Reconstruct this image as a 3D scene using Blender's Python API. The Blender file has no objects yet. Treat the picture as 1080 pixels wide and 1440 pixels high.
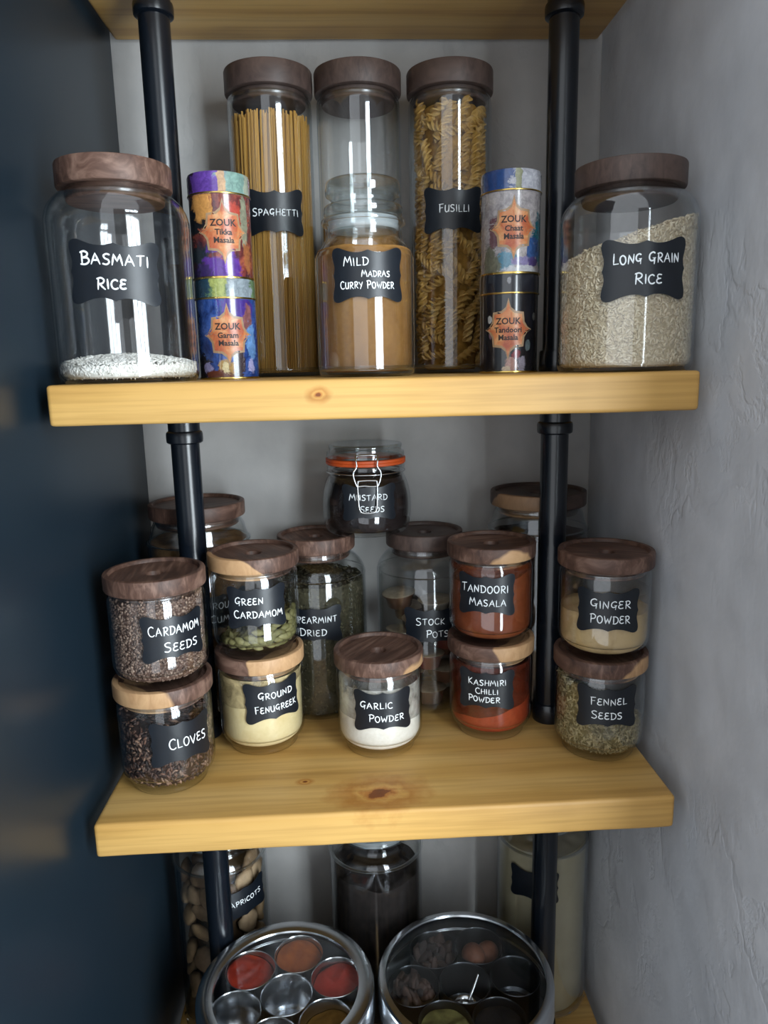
import bpy, bmesh, math, random
import numpy as np
from mathutils import Vector, Matrix, noise as mnoise

R_ = math.radians
PI = math.pi
scene = bpy.context.scene
col = scene.collection

# ------------------------------------------------------------------ camera
cx, cy, cz, pitch, yaw, roll, FPX = -0.0328, -0.6848, 0.0106, 0.1951, 0.0490, -0.0218, 1039.955
fw = Vector((math.sin(yaw) * math.cos(pitch), math.cos(yaw) * math.cos(pitch), -math.sin(pitch)))
r0 = Vector((math.cos(yaw), -math.sin(yaw), 0))
u0 = r0.cross(fw)
rt = r0 * math.cos(roll) + u0 * math.sin(roll)
up = -r0 * math.sin(roll) + u0 * math.cos(roll)
cam_data = bpy.data.cameras.new('camera')
cam_data.sensor_fit = 'VERTICAL'
cam_data.sensor_height = 36.0
cam_data.sensor_width = 27.0
cam_data.lens = FPX / 1440 * 36.0
cam_data.clip_start = 0.02
cam = bpy.data.objects.new('camera', cam_data)
col.objects.link(cam)
M = Matrix((rt, up, -fw)).transposed().to_4x4()
M.translation = Vector((cx, cy, cz))
cam.matrix_world = M
scene.camera = cam

# ------------------------------------------------------------------ world, lights, exposure
world = bpy.data.worlds.new('room_light')
scene.world = world
world.use_nodes = True
bg = world.node_tree.nodes['Background']
bg.inputs['Color'].default_value = (0.90, 0.95, 1.0, 1)
bg.inputs['Strength'].default_value = 1.05

WIN_C = Vector((0.80, -1.25, -0.08))          # middle of the kitchen window behind the photographer's shoulder
WIN_W, WIN_H = 0.56, 1.86
WIN_DIR = Vector((-0.50, 0.86, 0.0)).normalized()
ld = bpy.data.lights.new('window_daylight', 'AREA')
ld.shape = 'RECTANGLE'
ld.size, ld.size_y = WIN_W, WIN_H
ld.energy = 38.0
ld.color = (0.84, 0.94, 1.0)
lo = bpy.data.objects.new('window_daylight', ld)
col.objects.link(lo)
lo.matrix_world = Matrix.Translation(WIN_C - WIN_DIR * 0.03) @ WIN_DIR.to_track_quat('-Z', 'Y').to_matrix().to_4x4()

vs = scene.view_settings
vs.view_transform = 'Standard'
vs.look = 'None'
vs.exposure = 0.70
vs.gamma = 1.0
vs.use_curve_mapping = False
scene.cycles.transparent_max_bounces = 40
scene.cycles.max_bounces = 10
scene.cycles.caustics_reflective = False
scene.cycles.caustics_refractive = False
scene.cycles.sample_clamp_indirect = 4.0


# ------------------------------------------------------------------ materials
def lin(h):
    h = h.lstrip('#')
    o = []
    for i in (0, 2, 4):
        c = int(h[i:i + 2], 16) / 255
        o.append(c / 12.92 if c <= 0.04045 else ((c + 0.055) / 1.055) ** 2.4)
    return (o[0], o[1], o[2], 1.0)


class NT:
    def __init__(self, name):
        self.m = bpy.data.materials.new(name)
        self.m.use_nodes = True
        self.t = self.m.node_tree
        self.b = self.t.nodes['Principled BSDF']
        self.out = self.t.nodes['Material Output']

    def n(self, kind, **kw):
        nd = self.t.nodes.new('ShaderNode' + kind)
        for k, v in kw.items():
            if k in nd.inputs:
                nd.inputs[k].default_value = v
            else:
                setattr(nd, k, v)
        return nd

    def l(self, a, b):
        self.t.links.new(a, b)

    def obj(self):
        return self.n('TexCoord').outputs['Object']

    def math(self, op, a, b=None, c=None, clamp=False):
        nd = self.n('Math', operation=op)
        nd.use_clamp = clamp
        for i, v in enumerate((a, b, c)):
            if v is None:
                continue
            if isinstance(v, (int, float)):
                nd.inputs[i].default_value = v
            else:
                self.l(v, nd.inputs[i])
        return nd.outputs[0]

    def ramp(self, fac, stops, interp='LINEAR'):
        nd = self.n('ValToRGB')
        nd.color_ramp.interpolation = interp
        e = nd.color_ramp.elements
        while len(e) < len(stops):
            e.new(0.5)
        for el, (p, c) in zip(e, stops):
            el.position = p
            el.color = lin(c) if isinstance(c, str) else c
        self.l(fac, nd.inputs[0])
        return nd.outputs[0]

    def mix(self, fac, a, b, blend='MIX'):
        nd = self.n('Mix', data_type='RGBA', blend_type=blend)
        for s, v in ((nd.inputs[0], fac), (nd.inputs[6], a), (nd.inputs[7], b)):
            if isinstance(v, (int, float)):
                s.default_value = v
            elif isinstance(v, str):
                s.default_value = lin(v)
            elif isinstance(v, tuple):
                s.default_value = v
            else:
                self.l(v, s)
        return nd.outputs[2]

    def noise(self, vec, scale, detail=3, rough=0.55, dist=0.0):
        nd = self.n('TexNoise')
        nd.inputs['Scale'].default_value = scale
        nd.inputs['Detail'].default_value = detail
        nd.inputs['Roughness'].default_value = rough
        nd.inputs['Distortion'].default_value = dist
        if vec is not None:
            self.l(vec, nd.inputs['Vector'])
        return nd.outputs[0]

    def mapping(self, vec, scale=(1, 1, 1), loc=(0, 0, 0), rot=(0, 0, 0)):
        nd = self.n('Mapping')
        nd.inputs['Scale'].default_value = scale
        nd.inputs['Location'].default_value = loc
        nd.inputs['Rotation'].default_value = rot
        self.l(vec, nd.inputs['Vector'])
        return nd.outputs[0]

    def bump(self, h, strength=0.3, dist=0.002):
        nd = self.n('Bump')
        nd.inputs['Strength'].default_value = strength
        nd.inputs['Distance'].default_value = dist
        self.l(h, nd.inputs['Height'])
        self.l(nd.outputs[0], self.b.inputs['Normal'])

    def base(self, c):
        if isinstance(c, str):
            self.b.inputs['Base Color'].default_value = lin(c)
        else:
            self.l(c, self.b.inputs['Base Color'])

    def set(self, rough=None, metal=None, spec=None, coat=None):
        if rough is not None:
            self.b.inputs['Roughness'].default_value = rough
        if metal is not None:
            self.b.inputs['Metallic'].default_value = metal
        if spec is not None:
            self.b.inputs['Specular IOR Level'].default_value = spec
        if coat is not None:
            self.b.inputs['Coat Weight'].default_value = coat
            self.b.inputs['Coat Roughness'].default_value = 0.05


def plain(name, c, rough=0.5, metal=0.0, spec=0.5, var=0.0, scale=40, coat=None):
    """one colour with a little procedural mottling"""
    k = NT(name)
    if var:
        f = k.noise(k.obj(), scale, 4)
        k.base(k.mix(1.0, c, k.ramp(f, [(0.3, (1 - var,) * 3 + (1,)), (0.7, (1 + var * .4,) * 3 + (1,))]), 'MULTIPLY'))
    else:
        k.base(c)
    k.set(rough, metal, spec, coat)
    return k.m


def mat_pine(name, knots, base=('#c9a364', '#bf9654', '#aa7f42')):
    """pine board, grain along X; knots = (x, y, z, size)"""
    k = NT(name)
    o = k.obj()
    warp = k.noise(k.mapping(o, (3, 9, 9)), 1.0, 3)
    kf = None
    for (x, y, z, s) in knots:
        v = k.n('VectorMath', operation='SUBTRACT')
        k.l(o, v.inputs[0])
        v.inputs[1].default_value = (x, y, z)
        v2 = k.n('VectorMath', operation='MULTIPLY')
        k.l(v.outputs[0], v2.inputs[0])
        v2.inputs[1].default_value = (0.62 / s, 1 / s, 1 / s)
        v3 = k.n('VectorMath', operation='LENGTH')
        k.l(v2.outputs[0], v3.inputs[0])
        d = k.math('ADD', v3.outputs['Value'], k.math('MULTIPLY', k.math('SUBTRACT', k.noise(o, 60, 3), 0.5), 0.5))
        kf = d if kf is None else k.math('MINIMUM', kf, d)
    g = k.n('TexWave', wave_type='BANDS', bands_direction='Y')
    g.inputs['Scale'].default_value = 5
    g.inputs['Distortion'].default_value = 5.0
    g.inputs['Detail'].default_value = 3
    g.inputs['Detail Scale'].default_value = 1.2
    m = k.mapping(o, (0.10, 1.0, 2.2))
    k.l(m, g.inputs['Vector'])
    f = k.math('ADD', k.math('MULTIPLY', g.outputs[1], 0.35), k.math('MULTIPLY', warp, 0.75))
    fine = k.noise(k.mapping(o, (4, 110, 150)), 1.0, 3)
    c = k.ramp(f, [(0.15, base[2]), (0.45, base[1]), (0.8, base[0])])
    c = k.mix(1.0, c, k.ramp(fine, [(0.28, (0.78, 0.75, 0.70, 1)), (0.55, (1.03, 1.03, 1.03, 1))]), 'MULTIPLY')
    if kf is not None:
        halo = k.ramp(kf, [(0.0, (0.28, 0.13, 0.075, 1)), (0.11, (0.33, 0.15, 0.085, 1)), (0.15, (0.72, 0.45, 0.27, 1)),
                           (0.26, (0.95, 0.86, 0.70, 1)), (0.40, (0.74, 0.56, 0.40, 1)), (0.75, (1, 1, 1, 1))])
        c = k.mix(1.0, c, halo, 'MULTIPLY')
    k.base(c)
    k.set(rough=0.42, spec=0.4)
    k.bump(fine, 0.12, 0.001)
    return k.m


def mat_plaster(name, c_lo, c_hi, bump=0.5, scale=9.0):
    """hand-trowelled clay plaster: cloudy tone, sparse drag lines and pits"""
    k = NT(name)
    o = k.obj()
    m = k.mapping(o, (1, 1, 0.75), (0, 0, 0), (0.5, 0, 0))
    n1 = k.noise(m, scale, 5, 0.58, 0.25)
    n2 = k.noise(m, scale * 2.3, 5, 0.6, 0.2)
    mask = k.ramp(k.noise(o, scale * 0.55, 2), [(0.44, (0, 0, 0, 1)), (0.62, (1, 1, 1, 1))])
    l1 = k.ramp(n1, [(0.46, (0, 0, 0, 1)), (0.515, (0.9,) * 3 + (1,)), (0.535, (0.35,) * 3 + (1,)), (0.62, (0, 0, 0, 1))])
    l2 = k.ramp(n2, [(0.53, (0, 0, 0, 1)), (0.575, (0.55,) * 3 + (1,)), (0.63, (0, 0, 0, 1))])
    crev = k.math('MULTIPLY', k.math('MAXIMUM', l1, l2), mask)
    big = k.noise(o, 3.0, 4, 0.6)
    f = k.math('ADD', k.math('MULTIPLY', big, 0.7), k.math('MULTIPLY', n2, 0.3))
    c = k.ramp(f, [(0.36, c_lo), (0.64, c_hi)])
    c = k.mix(k.math('MULTIPLY', crev, 0.35), c, k.mix(1.0, c, (0.72, 0.73, 0.75, 1), 'MULTIPLY'))
    k.base(c)
    k.set(rough=0.75, spec=0.25)
    fine = k.noise(o, scale * 9, 4)
    h = k.math('ADD', k.math('MULTIPLY', crev, -0.55), k.math('ADD', k.math('MULTIPLY', n1, 1.1), k.math('MULTIPLY', fine, 0.12)))
    k.bump(h, bump, 0.004)
    return k.m


def mat_walnut(name='acacia_wood', dark=('#33241f', '#5a4238', '#8a6e60'), sap=('#a9835e', '#bf9a72')):
    """two-tone lid wood: dark heartwood with blond sapwood streaks, different on every lid"""
    k = NT(name)
    o = k.obj()
    rnd = k.n('ObjectInfo').outputs['Random']
    cmb = k.n('CombineXYZ')
    k.l(k.math('MULTIPLY', rnd, 7.0), cmb.inputs[0])
    k.l(k.math('MULTIPLY', rnd, 3.0), cmb.inputs[1])
    k.l(k.math('MULTIPLY', rnd, 11.0), cmb.inputs[2])
    rot = k.n('VectorRotate', rotation_type='Z_AXIS')
    k.l(o, rot.inputs['Vector'])
    k.l(k.math('MULTIPLY', rnd, 40.0), rot.inputs['Angle'])
    add = k.n('VectorMath', operation='ADD')
    k.l(rot.outputs[0], add.inputs[0])
    k.l(cmb.outputs[0], add.inputs[1])
    v = add.outputs[0]
    grain = k.noise(k.mapping(v, (16, 170, 60)), 1.0, 4, 0.6, 0.9)
    body = k.noise(k.mapping(v, (9, 40, 22)), 1.0, 3, 0.5, 0.9)
    dk = k.ramp(k.math('ADD', k.math('MULTIPLY', grain, 0.6), k.math('MULTIPLY', body, 0.4)),
                [(0.30, dark[0]), (0.5, dark[1]), (0.72, dark[2])])
    sp = k.ramp(grain, [(0.3, sap[0]), (0.7, sap[1])])
    # sapwood lies to one side of a wandering boundary; which side and how far in comes with each lid
    sx = k.n('SeparateXYZ')
    k.l(o, sx.inputs[0])

    def prop(nm):
        at = k.n('Attribute')
        at.attribute_type = 'OBJECT'
        at.attribute_name = nm
        return at.outputs['Fac']
    az = prop('sap_azimuth')
    d = k.math('ADD', k.math('MULTIPLY', sx.outputs[0], k.math('SINE', az)), k.math('MULTIPLY', sx.outputs[1], k.math('MULTIPLY', k.math('COSINE', az), -1.0)))
    d = k.math('ADD', d, k.math('MULTIPLY', sx.outputs[2], prop('sap_slope')))
    d = k.math('ADD', d, k.math('MULTIPLY', k.math('SUBTRACT', k.noise(k.mapping(v, (1, 1, 1)), 22, 2), 0.5), 0.022))
    d = k.math('SUBTRACT', d, prop('sap_edge'))
    c = k.mix(k.ramp(k.math('MULTIPLY_ADD', d, 100.0, 0.5), [(0.35, (0, 0, 0, 1)), (0.6, (1, 1, 1, 1))]), dk, sp)
    k.base(c)
    k.set(rough=0.5, spec=0.35)
    k.bump(grain, 0.08, 0.001)
    return k.m


def mat_glass(name, tint=(0.985, 0.988, 0.985), edge=(0.64, 0.68, 0.68), f0=0.05, rough=0.006, gain=1.0):
    """thin-walled clear glass: straight-through light, mirror reflection growing towards the rim"""
    k = NT(name)
    k.t.nodes.remove(k.b)
    lw = k.n('LayerWeight')
    lw.inputs['Blend'].default_value = 0.5
    fc = lw.outputs['Facing']
    p5 = k.math('POWER', fc, 4.5)
    fac = k.math('MULTIPLY_ADD', p5, gain * (1 - f0), f0, clamp=True)
    tr = k.n('BsdfTransparent')
    k.l(k.mix(k.math('POWER', fc, 4.0), tint + (1,), edge + (1,)), tr.inputs['Color'])
    gl = k.n('BsdfGlossy')
    gl.inputs['Roughness'].default_value = rough
    gl.inputs['Color'].default_value = (0.95, 0.97, 1, 1)
    mx = k.n('MixShader')
    k.l(fac, mx.inputs[0])
    k.l(tr.outputs[0], mx.inputs[1])
    k.l(gl.outputs[0], mx.inputs[2])
    k.l(mx.outputs[0], k.out.inputs['Surface'])
    return k.m


def mat_powder(name, lo_, hi_, scale=120, bump=0.25, rough=0.9, contrast=(0.35, 0.65), blot=0.12):
    k = NT(name)
    o = k.obj()
    a = k.noise(o, scale, 5, 0.6)
    b = k.noise(o, scale * 0.14, 3, 0.55, 0.4)
    f = k.math('ADD', k.math('MULTIPLY', a, 1 - blot * 3), k.math('MULTIPLY', b, blot * 3))
    k.base(k.ramp(f, [(contrast[0], lo_), (contrast[1], hi_)]))
    k.set(rough=rough, spec=0.15)
    k.bump(a, bump, 0.001)
    return k.m


def mat_residue(name, c, amount):
    """powder clinging to the inside of the glass: patchy film"""
    k = NT(name)
    o = k.obj()
    f = k.noise(o, 55, 6, 0.65, 0.5)
    k.base(c)
    k.set(rough=0.95, spec=0.1)
    tr = k.n('BsdfTransparent')
    mx = k.n('MixShader')
    k.l(k.ramp(f, [(0.35, (amount * 0.35,) * 3 + (1,)), (0.68, (amount,) * 3 + (1,))]), mx.inputs[0])
    k.l(tr.outputs[0], mx.inputs[1])
    k.l(k.b.outputs[0], mx.inputs[2])
    k.l(mx.outputs[0], k.out.inputs['Surface'])
    return k.m


def mat_grain(name, cols, rough=0.55, spec=0.4):
    """seeds: every separate seed takes its own tone"""
    k = NT(name)
    g = k.n('NewGeometry')
    n_ = len(cols)
    k.base(k.ramp(g.outputs['Random Per Island'], [(i / max(1, n_ - 1), c) for i, c in enumerate(cols)]))
    k.set(rough=rough, spec=spec)
    return k.m


def mat_instance(name, cols, rough=0.6, bump=0.2, scale=160):
    k = NT(name)
    r = k.n('ObjectInfo').outputs['Random']
    n_ = len(cols)
    c = k.ramp(r, [(i / max(1, n_ - 1), x) for i, x in enumerate(cols)])
    f = k.noise(k.obj(), scale, 4)
    k.base(k.mix(1.0, c, k.ramp(f, [(0.3, (0.72, 0.70, 0.66, 1)), (0.7, (1.05, 1.05, 1.05, 1))]), 'MULTIPLY'))
    k.set(rough=rough, spec=0.35)
    k.bump(f, bump, 0.001)
    return k.m


def mat_print(name, ground, spots):
    """printed tin artwork. ground: ramp stops over soft noise; spots: (angle_deg, z, half_angle, half_z, colour)"""
    k = NT(name)
    o = k.obj()
    s = k.n('SeparateXYZ')
    k.l(o, s.inputs[0])
    ang = k.math('MULTIPLY', k.math('ARCTAN2', s.outputs[0], k.math('MULTIPLY', s.outputs[1], -1.0)), 180 / PI)
    z = s.outputs[2]
    nz = k.math('SUBTRACT', k.noise(o, 62, 6, 0.72, 0.9), 0.5)
    c = k.ramp(k.noise(o, 38, 5, 0.6, 1.2), ground)
    for (a, zz, ha, hz, cc) in spots:
        dx = k.math('DIVIDE', k.math('SUBTRACT', ang, a), ha)
        dz = k.math('DIVIDE', k.math('SUBTRACT', z, zz), hz)
        d = k.math('SQRT', k.math('ADD', k.math('MULTIPLY', dx, dx), k.math('MULTIPLY', dz, dz)))
        d = k.math('ADD', d, k.math('MULTIPLY', nz, 2.6))
        f = k.ramp(d, [(0.80, (1, 1, 1, 1)), (1.08, (0, 0, 0, 1))])
        c = k.mix(f, c, cc)
    shade = k.ramp(k.noise(o, 150, 5, 0.7, 1.0), [(0.3, (0.45, 0.45, 0.47, 1)), (0.7, (0.95, 0.95, 0.95, 1))])
    k.base(k.mix(1.0, c, shade, 'MULTIPLY'))
    k.set(rough=0.2, spec=0.6, coat=0.5)
    return k.m


GLASS = mat_glass('clear_glass')
GLASS_THICK = mat_glass('thick_glass', tint=(0.86, 0.90, 0.90), edge=(0.45, 0.50, 0.50), f0=0.09, gain=1.0)
PINE_T = mat_pine('oiled_pine', [(-0.100, 0.26, 0.0, 0.045), (0.21, 0.05, 0, 0.03)])
PINE_M = mat_pine('oiled_pine_upper', [(-0.057, 0.0, -0.014, 0.012)])
PINE_L = mat_pine('oiled_pine_knotty', [(-0.0095, 0.033, 0.0, 0.052), (-0.09, 0.062, 0, 0.010)])
PINE_B = mat_pine('oiled_pine_bottom', [(0.1, 0.1, 0, 0.04)])
WALNUT = mat_walnut()
WALNUT_DK = mat_walnut('dark_acacia_wood', ('#352a28', '#4a3c37', '#5c4b44'), ('#84684f', '#99795c'))
SEAL = mat_glass('silicone_seal', tint=(0.80, 0.82, 0.82), edge=(0.6, 0.62, 0.62), f0=0.10, rough=0.25)
FROST = NT('frosted_seal')
FROST.base('#c9d2d6'); FROST.set(rough=0.35, spec=0.5); FROST.b.inputs['Alpha'].default_value = 0.55
FROST = FROST.m
LABEL = plain('chalkboard_vinyl', '#10161e', rough=0.36, spec=0.5, var=0.25, scale=60)
CHALK = plain('white_chalk_ink', '#eef3f6', rough=0.8, spec=0.2, var=0.12, scale=500)
PIPE = plain('black_steel_pipe', '#0e141c', rough=0.24, spec=0.55, var=0.25, scale=30)
STEEL = plain('stainless_steel', '#c9ccd0', rough=0.20, metal=1.0, var=0.10, scale=25)
STEEL_DK = plain('brushed_steel', '#8e9398', rough=0.34, metal=1.0, var=0.12, scale=25)
STEEL_BK = plain('dark_steel', '#4b4e53', rough=0.30, metal=1.0, var=0.15, scale=25)
WIRE = plain('clasp_wire', '#cfd3d6', rough=0.25, metal=1.0)
RUBBER = plain('orange_rubber', '#c9531f', rough=0.55, var=0.1)
GOLD = plain('gold_tin_rim', '#d2b467', rough=0.25, metal=1.0, var=0.08)

# ------------------------------------------------------------------ object helpers
ROOT_OF = {}


def link(name, mesh, mat=None, parent=None, loc=(0, 0, 0), rot=(0, 0, 0)):
    o = bpy.data.objects.new(name, mesh)
    col.objects.link(o)
    if mat is not None and mesh is not None:
        if not mesh.materials:
            for mm in (mat if isinstance(mat, (list, tuple)) else [mat]):
                mesh.materials.append(mm)
    o.location = loc
    o.rotation_euler = rot
    if parent is not None:
        o.parent = parent
    return o


def tag(o, label, cat, group=None, kind=None):
    o['label'] = label
    o['category'] = cat
    if group:
        o['group'] = group
    if kind:
        o['kind'] = kind
    return o


def thing(name, label, cat, loc, group=None, rz=0.0):
    e = bpy.data.objects.new(name, None)
    e.empty_display_size = 0.02
    col.objects.link(e)
    e.location = loc
    e.rotation_euler = (0, 0, rz)
    return tag(e, label, cat, group)


def mesh_from(name, verts, faces, smooth=True, sharp=None):
    m = bpy.data.meshes.new(name)
    m.from_pydata([tuple(v) for v in verts], [], [tuple(f) for f in faces])
    m.update()
    if smooth:
        m.polygons.foreach_set('use_smooth', [True] * len(m.polygons))
        if sharp:
            m.set_sharp_from_angle(angle=R_(sharp))
    return m


def lathe(name, prof, seg=64, sharp=38, closed=False):
    """revolve (r, z) points about Z; r == 0 ends are closed to a point"""
    V, F, rings = [], [], []
    for (r, z) in prof:
        if r < 1e-7:
            V.append((0, 0, z))
            rings.append([len(V) - 1] * seg)
        else:
            b = len(V)
            for i in range(seg):
                a = 2 * PI * i / seg
                V.append((r * math.sin(a), -r * math.cos(a), z))
            rings.append(list(range(b, b + seg)))
    pairs = list(zip(rings, rings[1:]))
    if closed:
        pairs.append((rings[-1], rings[0]))
    for A, B in pairs:
        for i in range(seg):
            j = (i + 1) % seg
            f = [A[i], A[j], B[j], B[i]]
            g = []
            for x in f:
                if x not in g:
                    g.append(x)
            if len(g) > 2:
                F.append(g)
    return mesh_from(name, V, F, True, sharp)


def smooth_prof(pts, n=5):
    """round a profile with Catmull-Rom between the given points"""
    out = []
    P = [pts[0]] + list(pts) + [pts[-1]]
    for i in range(1, len(P) - 2):
        p0, p1, p2, p3 = (np.array(P[i + k], float) for k in (-1, 0, 1, 2))
        for s in range(n):
            t = s / n
            q = 0.5 * ((2 * p1) + (-p0 + p2) * t + (2 * p0 - 5 * p1 + 4 * p2 - p3) * t * t + (-p0 + 3 * p1 - 3 * p2 + p3) * t ** 3)
            out.append((max(0.0, float(q[0])), float(q[1])))
    out.append(tuple(pts[-1]))
    return out


def shell(name, outer, t=0.0022, tb=0.004, seg=64, lip=True):
    """glass vessel from an outer profile that starts on the axis and ends at the mouth"""
    pts = np.array(outer, float)
    d = np.gradient(pts, axis=0)
    nrm = np.stack([-d[:, 1], d[:, 0]], 1)
    nrm /= np.linalg.norm(nrm, axis=1)[:, None] + 1e-12
    inner = []
    for (r, z), (nr, nz) in zip(pts, nrm):
        rr = max(0.0, r + nr * t)
        zz = z + max(0.0, nz) * tb if nz > 0.3 else z
        if r < 1e-6:
            rr = 0.0
            zz = z + tb
        inner.append((rr, max(zz, pts[0][1] + tb)))
    return lathe(name, list(outer) + inner[::-1], seg, sharp=None)


def box_mesh(name, x0, x1, y0, y1, z0, z1, bev=0.003, seg=2):
    bm = bmesh.new()
    bmesh.ops.create_cube(bm, size=1)
    for v in bm.verts:
        v.co = Vector(((x0 + x1) / 2 + v.co.x * (x1 - x0), (y0 + y1) / 2 + v.co.y * (y1 - y0), (z0 + z1) / 2 + v.co.z * (z1 - z0)))
    if bev:
        bmesh.ops.bevel(bm, geom=bm.edges[:], offset=bev, segments=seg, profile=0.5, affect='EDGES')
    m = bpy.data.meshes.new(name)
    bm.to_mesh(m)
    bm.free()
    m.polygons.foreach_set('use_smooth', [True] * len(m.polygons))
    m.set_sharp_from_angle(angle=R_(50))
    return m


def tube_mesh(name, pts, r, seg=10, closed=False, spline=4):
    P = [Vector(p) for p in pts]
    if spline:
        Q = []
        n = len(P)
        for i in range(n if closed else n - 1):
            p0 = P[(i - 1) % n] if (closed or i > 0) else P[0]
            p1, p2 = P[i], P[(i + 1) % n]
            p3 = P[(i + 2) % n] if (closed or i + 2 < n) else P[-1]
            for s in range(spline):
                t = s / spline
                Q.append(0.5 * ((2 * p1) + (-p0 + p2) * t + (2 * p0 - 5 * p1 + 4 * p2 - p3) * t * t + (-p0 + 3 * p1 - 3 * p2 + p3) * t ** 3))
        if not closed:
            Q.append(P[-1])
        P = Q
    V, F = [], []
    n = len(P)
    ref = Vector((0.31, 0.2, 0.93)).normalized()
    for i, p in enumerate(P):
        a = P[(i + 1) % n] if (closed or i + 1 < n) else p
        b = P[i - 1] if (closed or i > 0) else p
        tdir = (a - b).normalized()
        u = tdir.cross(ref).normalized()
        w = tdir.cross(u)
        for j in range(seg):
            th = 2 * PI * j / seg
            V.append(p + (u * math.cos(th) + w * math.sin(th)) * r)
    for i in range(n if closed else n - 1):
        for j in range(seg):
            a, b = i * seg + j, i * seg + (j + 1) % seg
            c, d = ((i + 1) % n) * seg + (j + 1) % seg, ((i + 1) % n) * seg + j
            F.append((a, b, c, d))
    if not closed:
        F.append(tuple(range(seg))[::-1])
        F.append(tuple(range((n - 1) * seg, n * seg)))
    return mesh_from(name, V, F, True, 60)


# ------------------------------------------------------------------ hand lettering
def C_(*p): return ('c', p)
def L_(*p): return ('l', p)


FONT = {
    'A': (.74, [L_((0, 0), (.40, 1), (.74, 0)), L_((.14, .36), (.64, .38))]),
    'B': (.66, [L_((.12, 1), (.16, 0)), C_((0, .93), (.3, 1.03), (.56, .86), (.46, .62), (.16, .52)), C_((.16, .52), (.54, .5), (.68, .25), (.44, .01), (.04, .02))]),
    'C': (.62, [C_((.60, .86), (.40, 1.0), (.12, .84), (.02, .48), (.14, .12), (.40, 0), (.64, .12))]),
    'D': (.68, [L_((.12, .98), (.12, .02)), C_((0, .98), (.36, .98), (.66, .74), (.66, .32), (.40, .04), (.04, .02))]),
    'E': (.54, [C_((.52, .95), (.2, .98), (.08, .78), (.2, .56), (.44, .54)), C_((.3, .54), (.06, .42), (.03, .16), (.24, .01), (.54, .08))]),
    'F': (.52, [L_((.10, .98), (.08, 0)), L_((.02, .96), (.54, 1.0)), L_((.09, .52), (.44, .56))]),
    'G': (.64, [C_((.58, .9), (.38, 1.0), (.1, .82), (.04, .46), (.2, .22), (.46, .26), (.56, .44)), L_((.38, .46), (.64, .48)), L_((.56, .46), (.52, -.08))]),
    'H': (.66, [L_((.06, 1), (.06, 0)), L_((.60, 1), (.62, 0)), L_((.06, .48), (.62, .52))]),
    'I': (.16, [L_((.08, .98), (.10, 0))]),
    'K': (.60, [L_((.08, 1), (.08, 0)), L_((.56, .98), (.10, .46), (.60, 0))]),
    'L': (.52, [L_((.08, 1), (.08, .02), (.54, .05))]),
    'M': (.84, [L_((0, 0), (.16, 1), (.42, .36), (.68, 1), (.84, 0))]),
    'N': (.66, [L_((.04, 0), (.08, .96), (.58, .06), (.62, 1.02))]),
    'O': (.66, [C_((.36, 1), (.10, .84), (.02, .46), (.18, .06), (.44, .02), (.64, .34), (.60, .78), (.36, 1))]),
    'P': (.58, [L_((.12, 1), (.10, 0)), C_((0, .94), (.32, 1.03), (.58, .84), (.48, .54), (.12, .46))]),
    'R': (.64, [L_((.12, 1), (.10, 0)), C_((0, .94), (.32, 1.03), (.56, .84), (.46, .56), (.14, .48)), L_((.20, .48), (.66, .0))]),
    'S': (.58, [C_((.56, .92), (.32, 1.0), (.08, .84), (.2, .58), (.46, .44), (.54, .2), (.32, 0), (.02, .08))]),
    'T': (.62, [L_((0, .92), (.64, 1.0)), L_((.33, .96), (.31, 0))]),
    'U': (.62, [C_((.06, 1), (.04, .4), (.14, .06), (.36, .02), (.54, .3), (.58, 1)), L_((.58, 1), (.60, 0))]),
    'V': (.66, [L_((.02, 1), (.32, 0), (.68, 1))]),
    'W': (.86, [L_((.02, 1), (.20, 0), (.44, .66), (.64, 0), (.88, 1.04))]),
    'Y': (.62, [L_((.02, 1), (.32, .5)), L_((.64, 1), (.22, -.08))]),
    ' ': (.40, []),
}


def crom(P, n=6):
    out = []
    Q = [P[0]] + list(P) + [P[-1]]
    for i in range(1, len(Q) - 2):
        p0, p1, p2, p3 = (np.array(Q[i + k], float) for k in (-1, 0, 1, 2))
        for s in range(n):
            t = s / n
            out.append(0.5 * ((2 * p1) + (-p0 + p2) * t + (2 * p0 - 5 * p1 + 4 * p2 - p3) * t * t + (-p0 + 3 * p1 - 3 * p2 + p3) * t ** 3))
    out.append(np.array(P[-1], float))
    return out


def bendf(r, a0, z0, tilt=0.0):
    """flat (u, w) on a label -> point on a cylinder of radius r, a0 = 0 faces -Y, + turns towards +X"""
    ct, st = math.cos(tilt), math.sin(tilt)

    def f(u, w, dr=0.0):
        uu, ww = u * ct - w * st, u * st + w * ct
        a = a0 + uu / r
        return ((r + dr) * math.sin(a), -(r + dr) * math.cos(a), z0 + ww)
    return f


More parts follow.
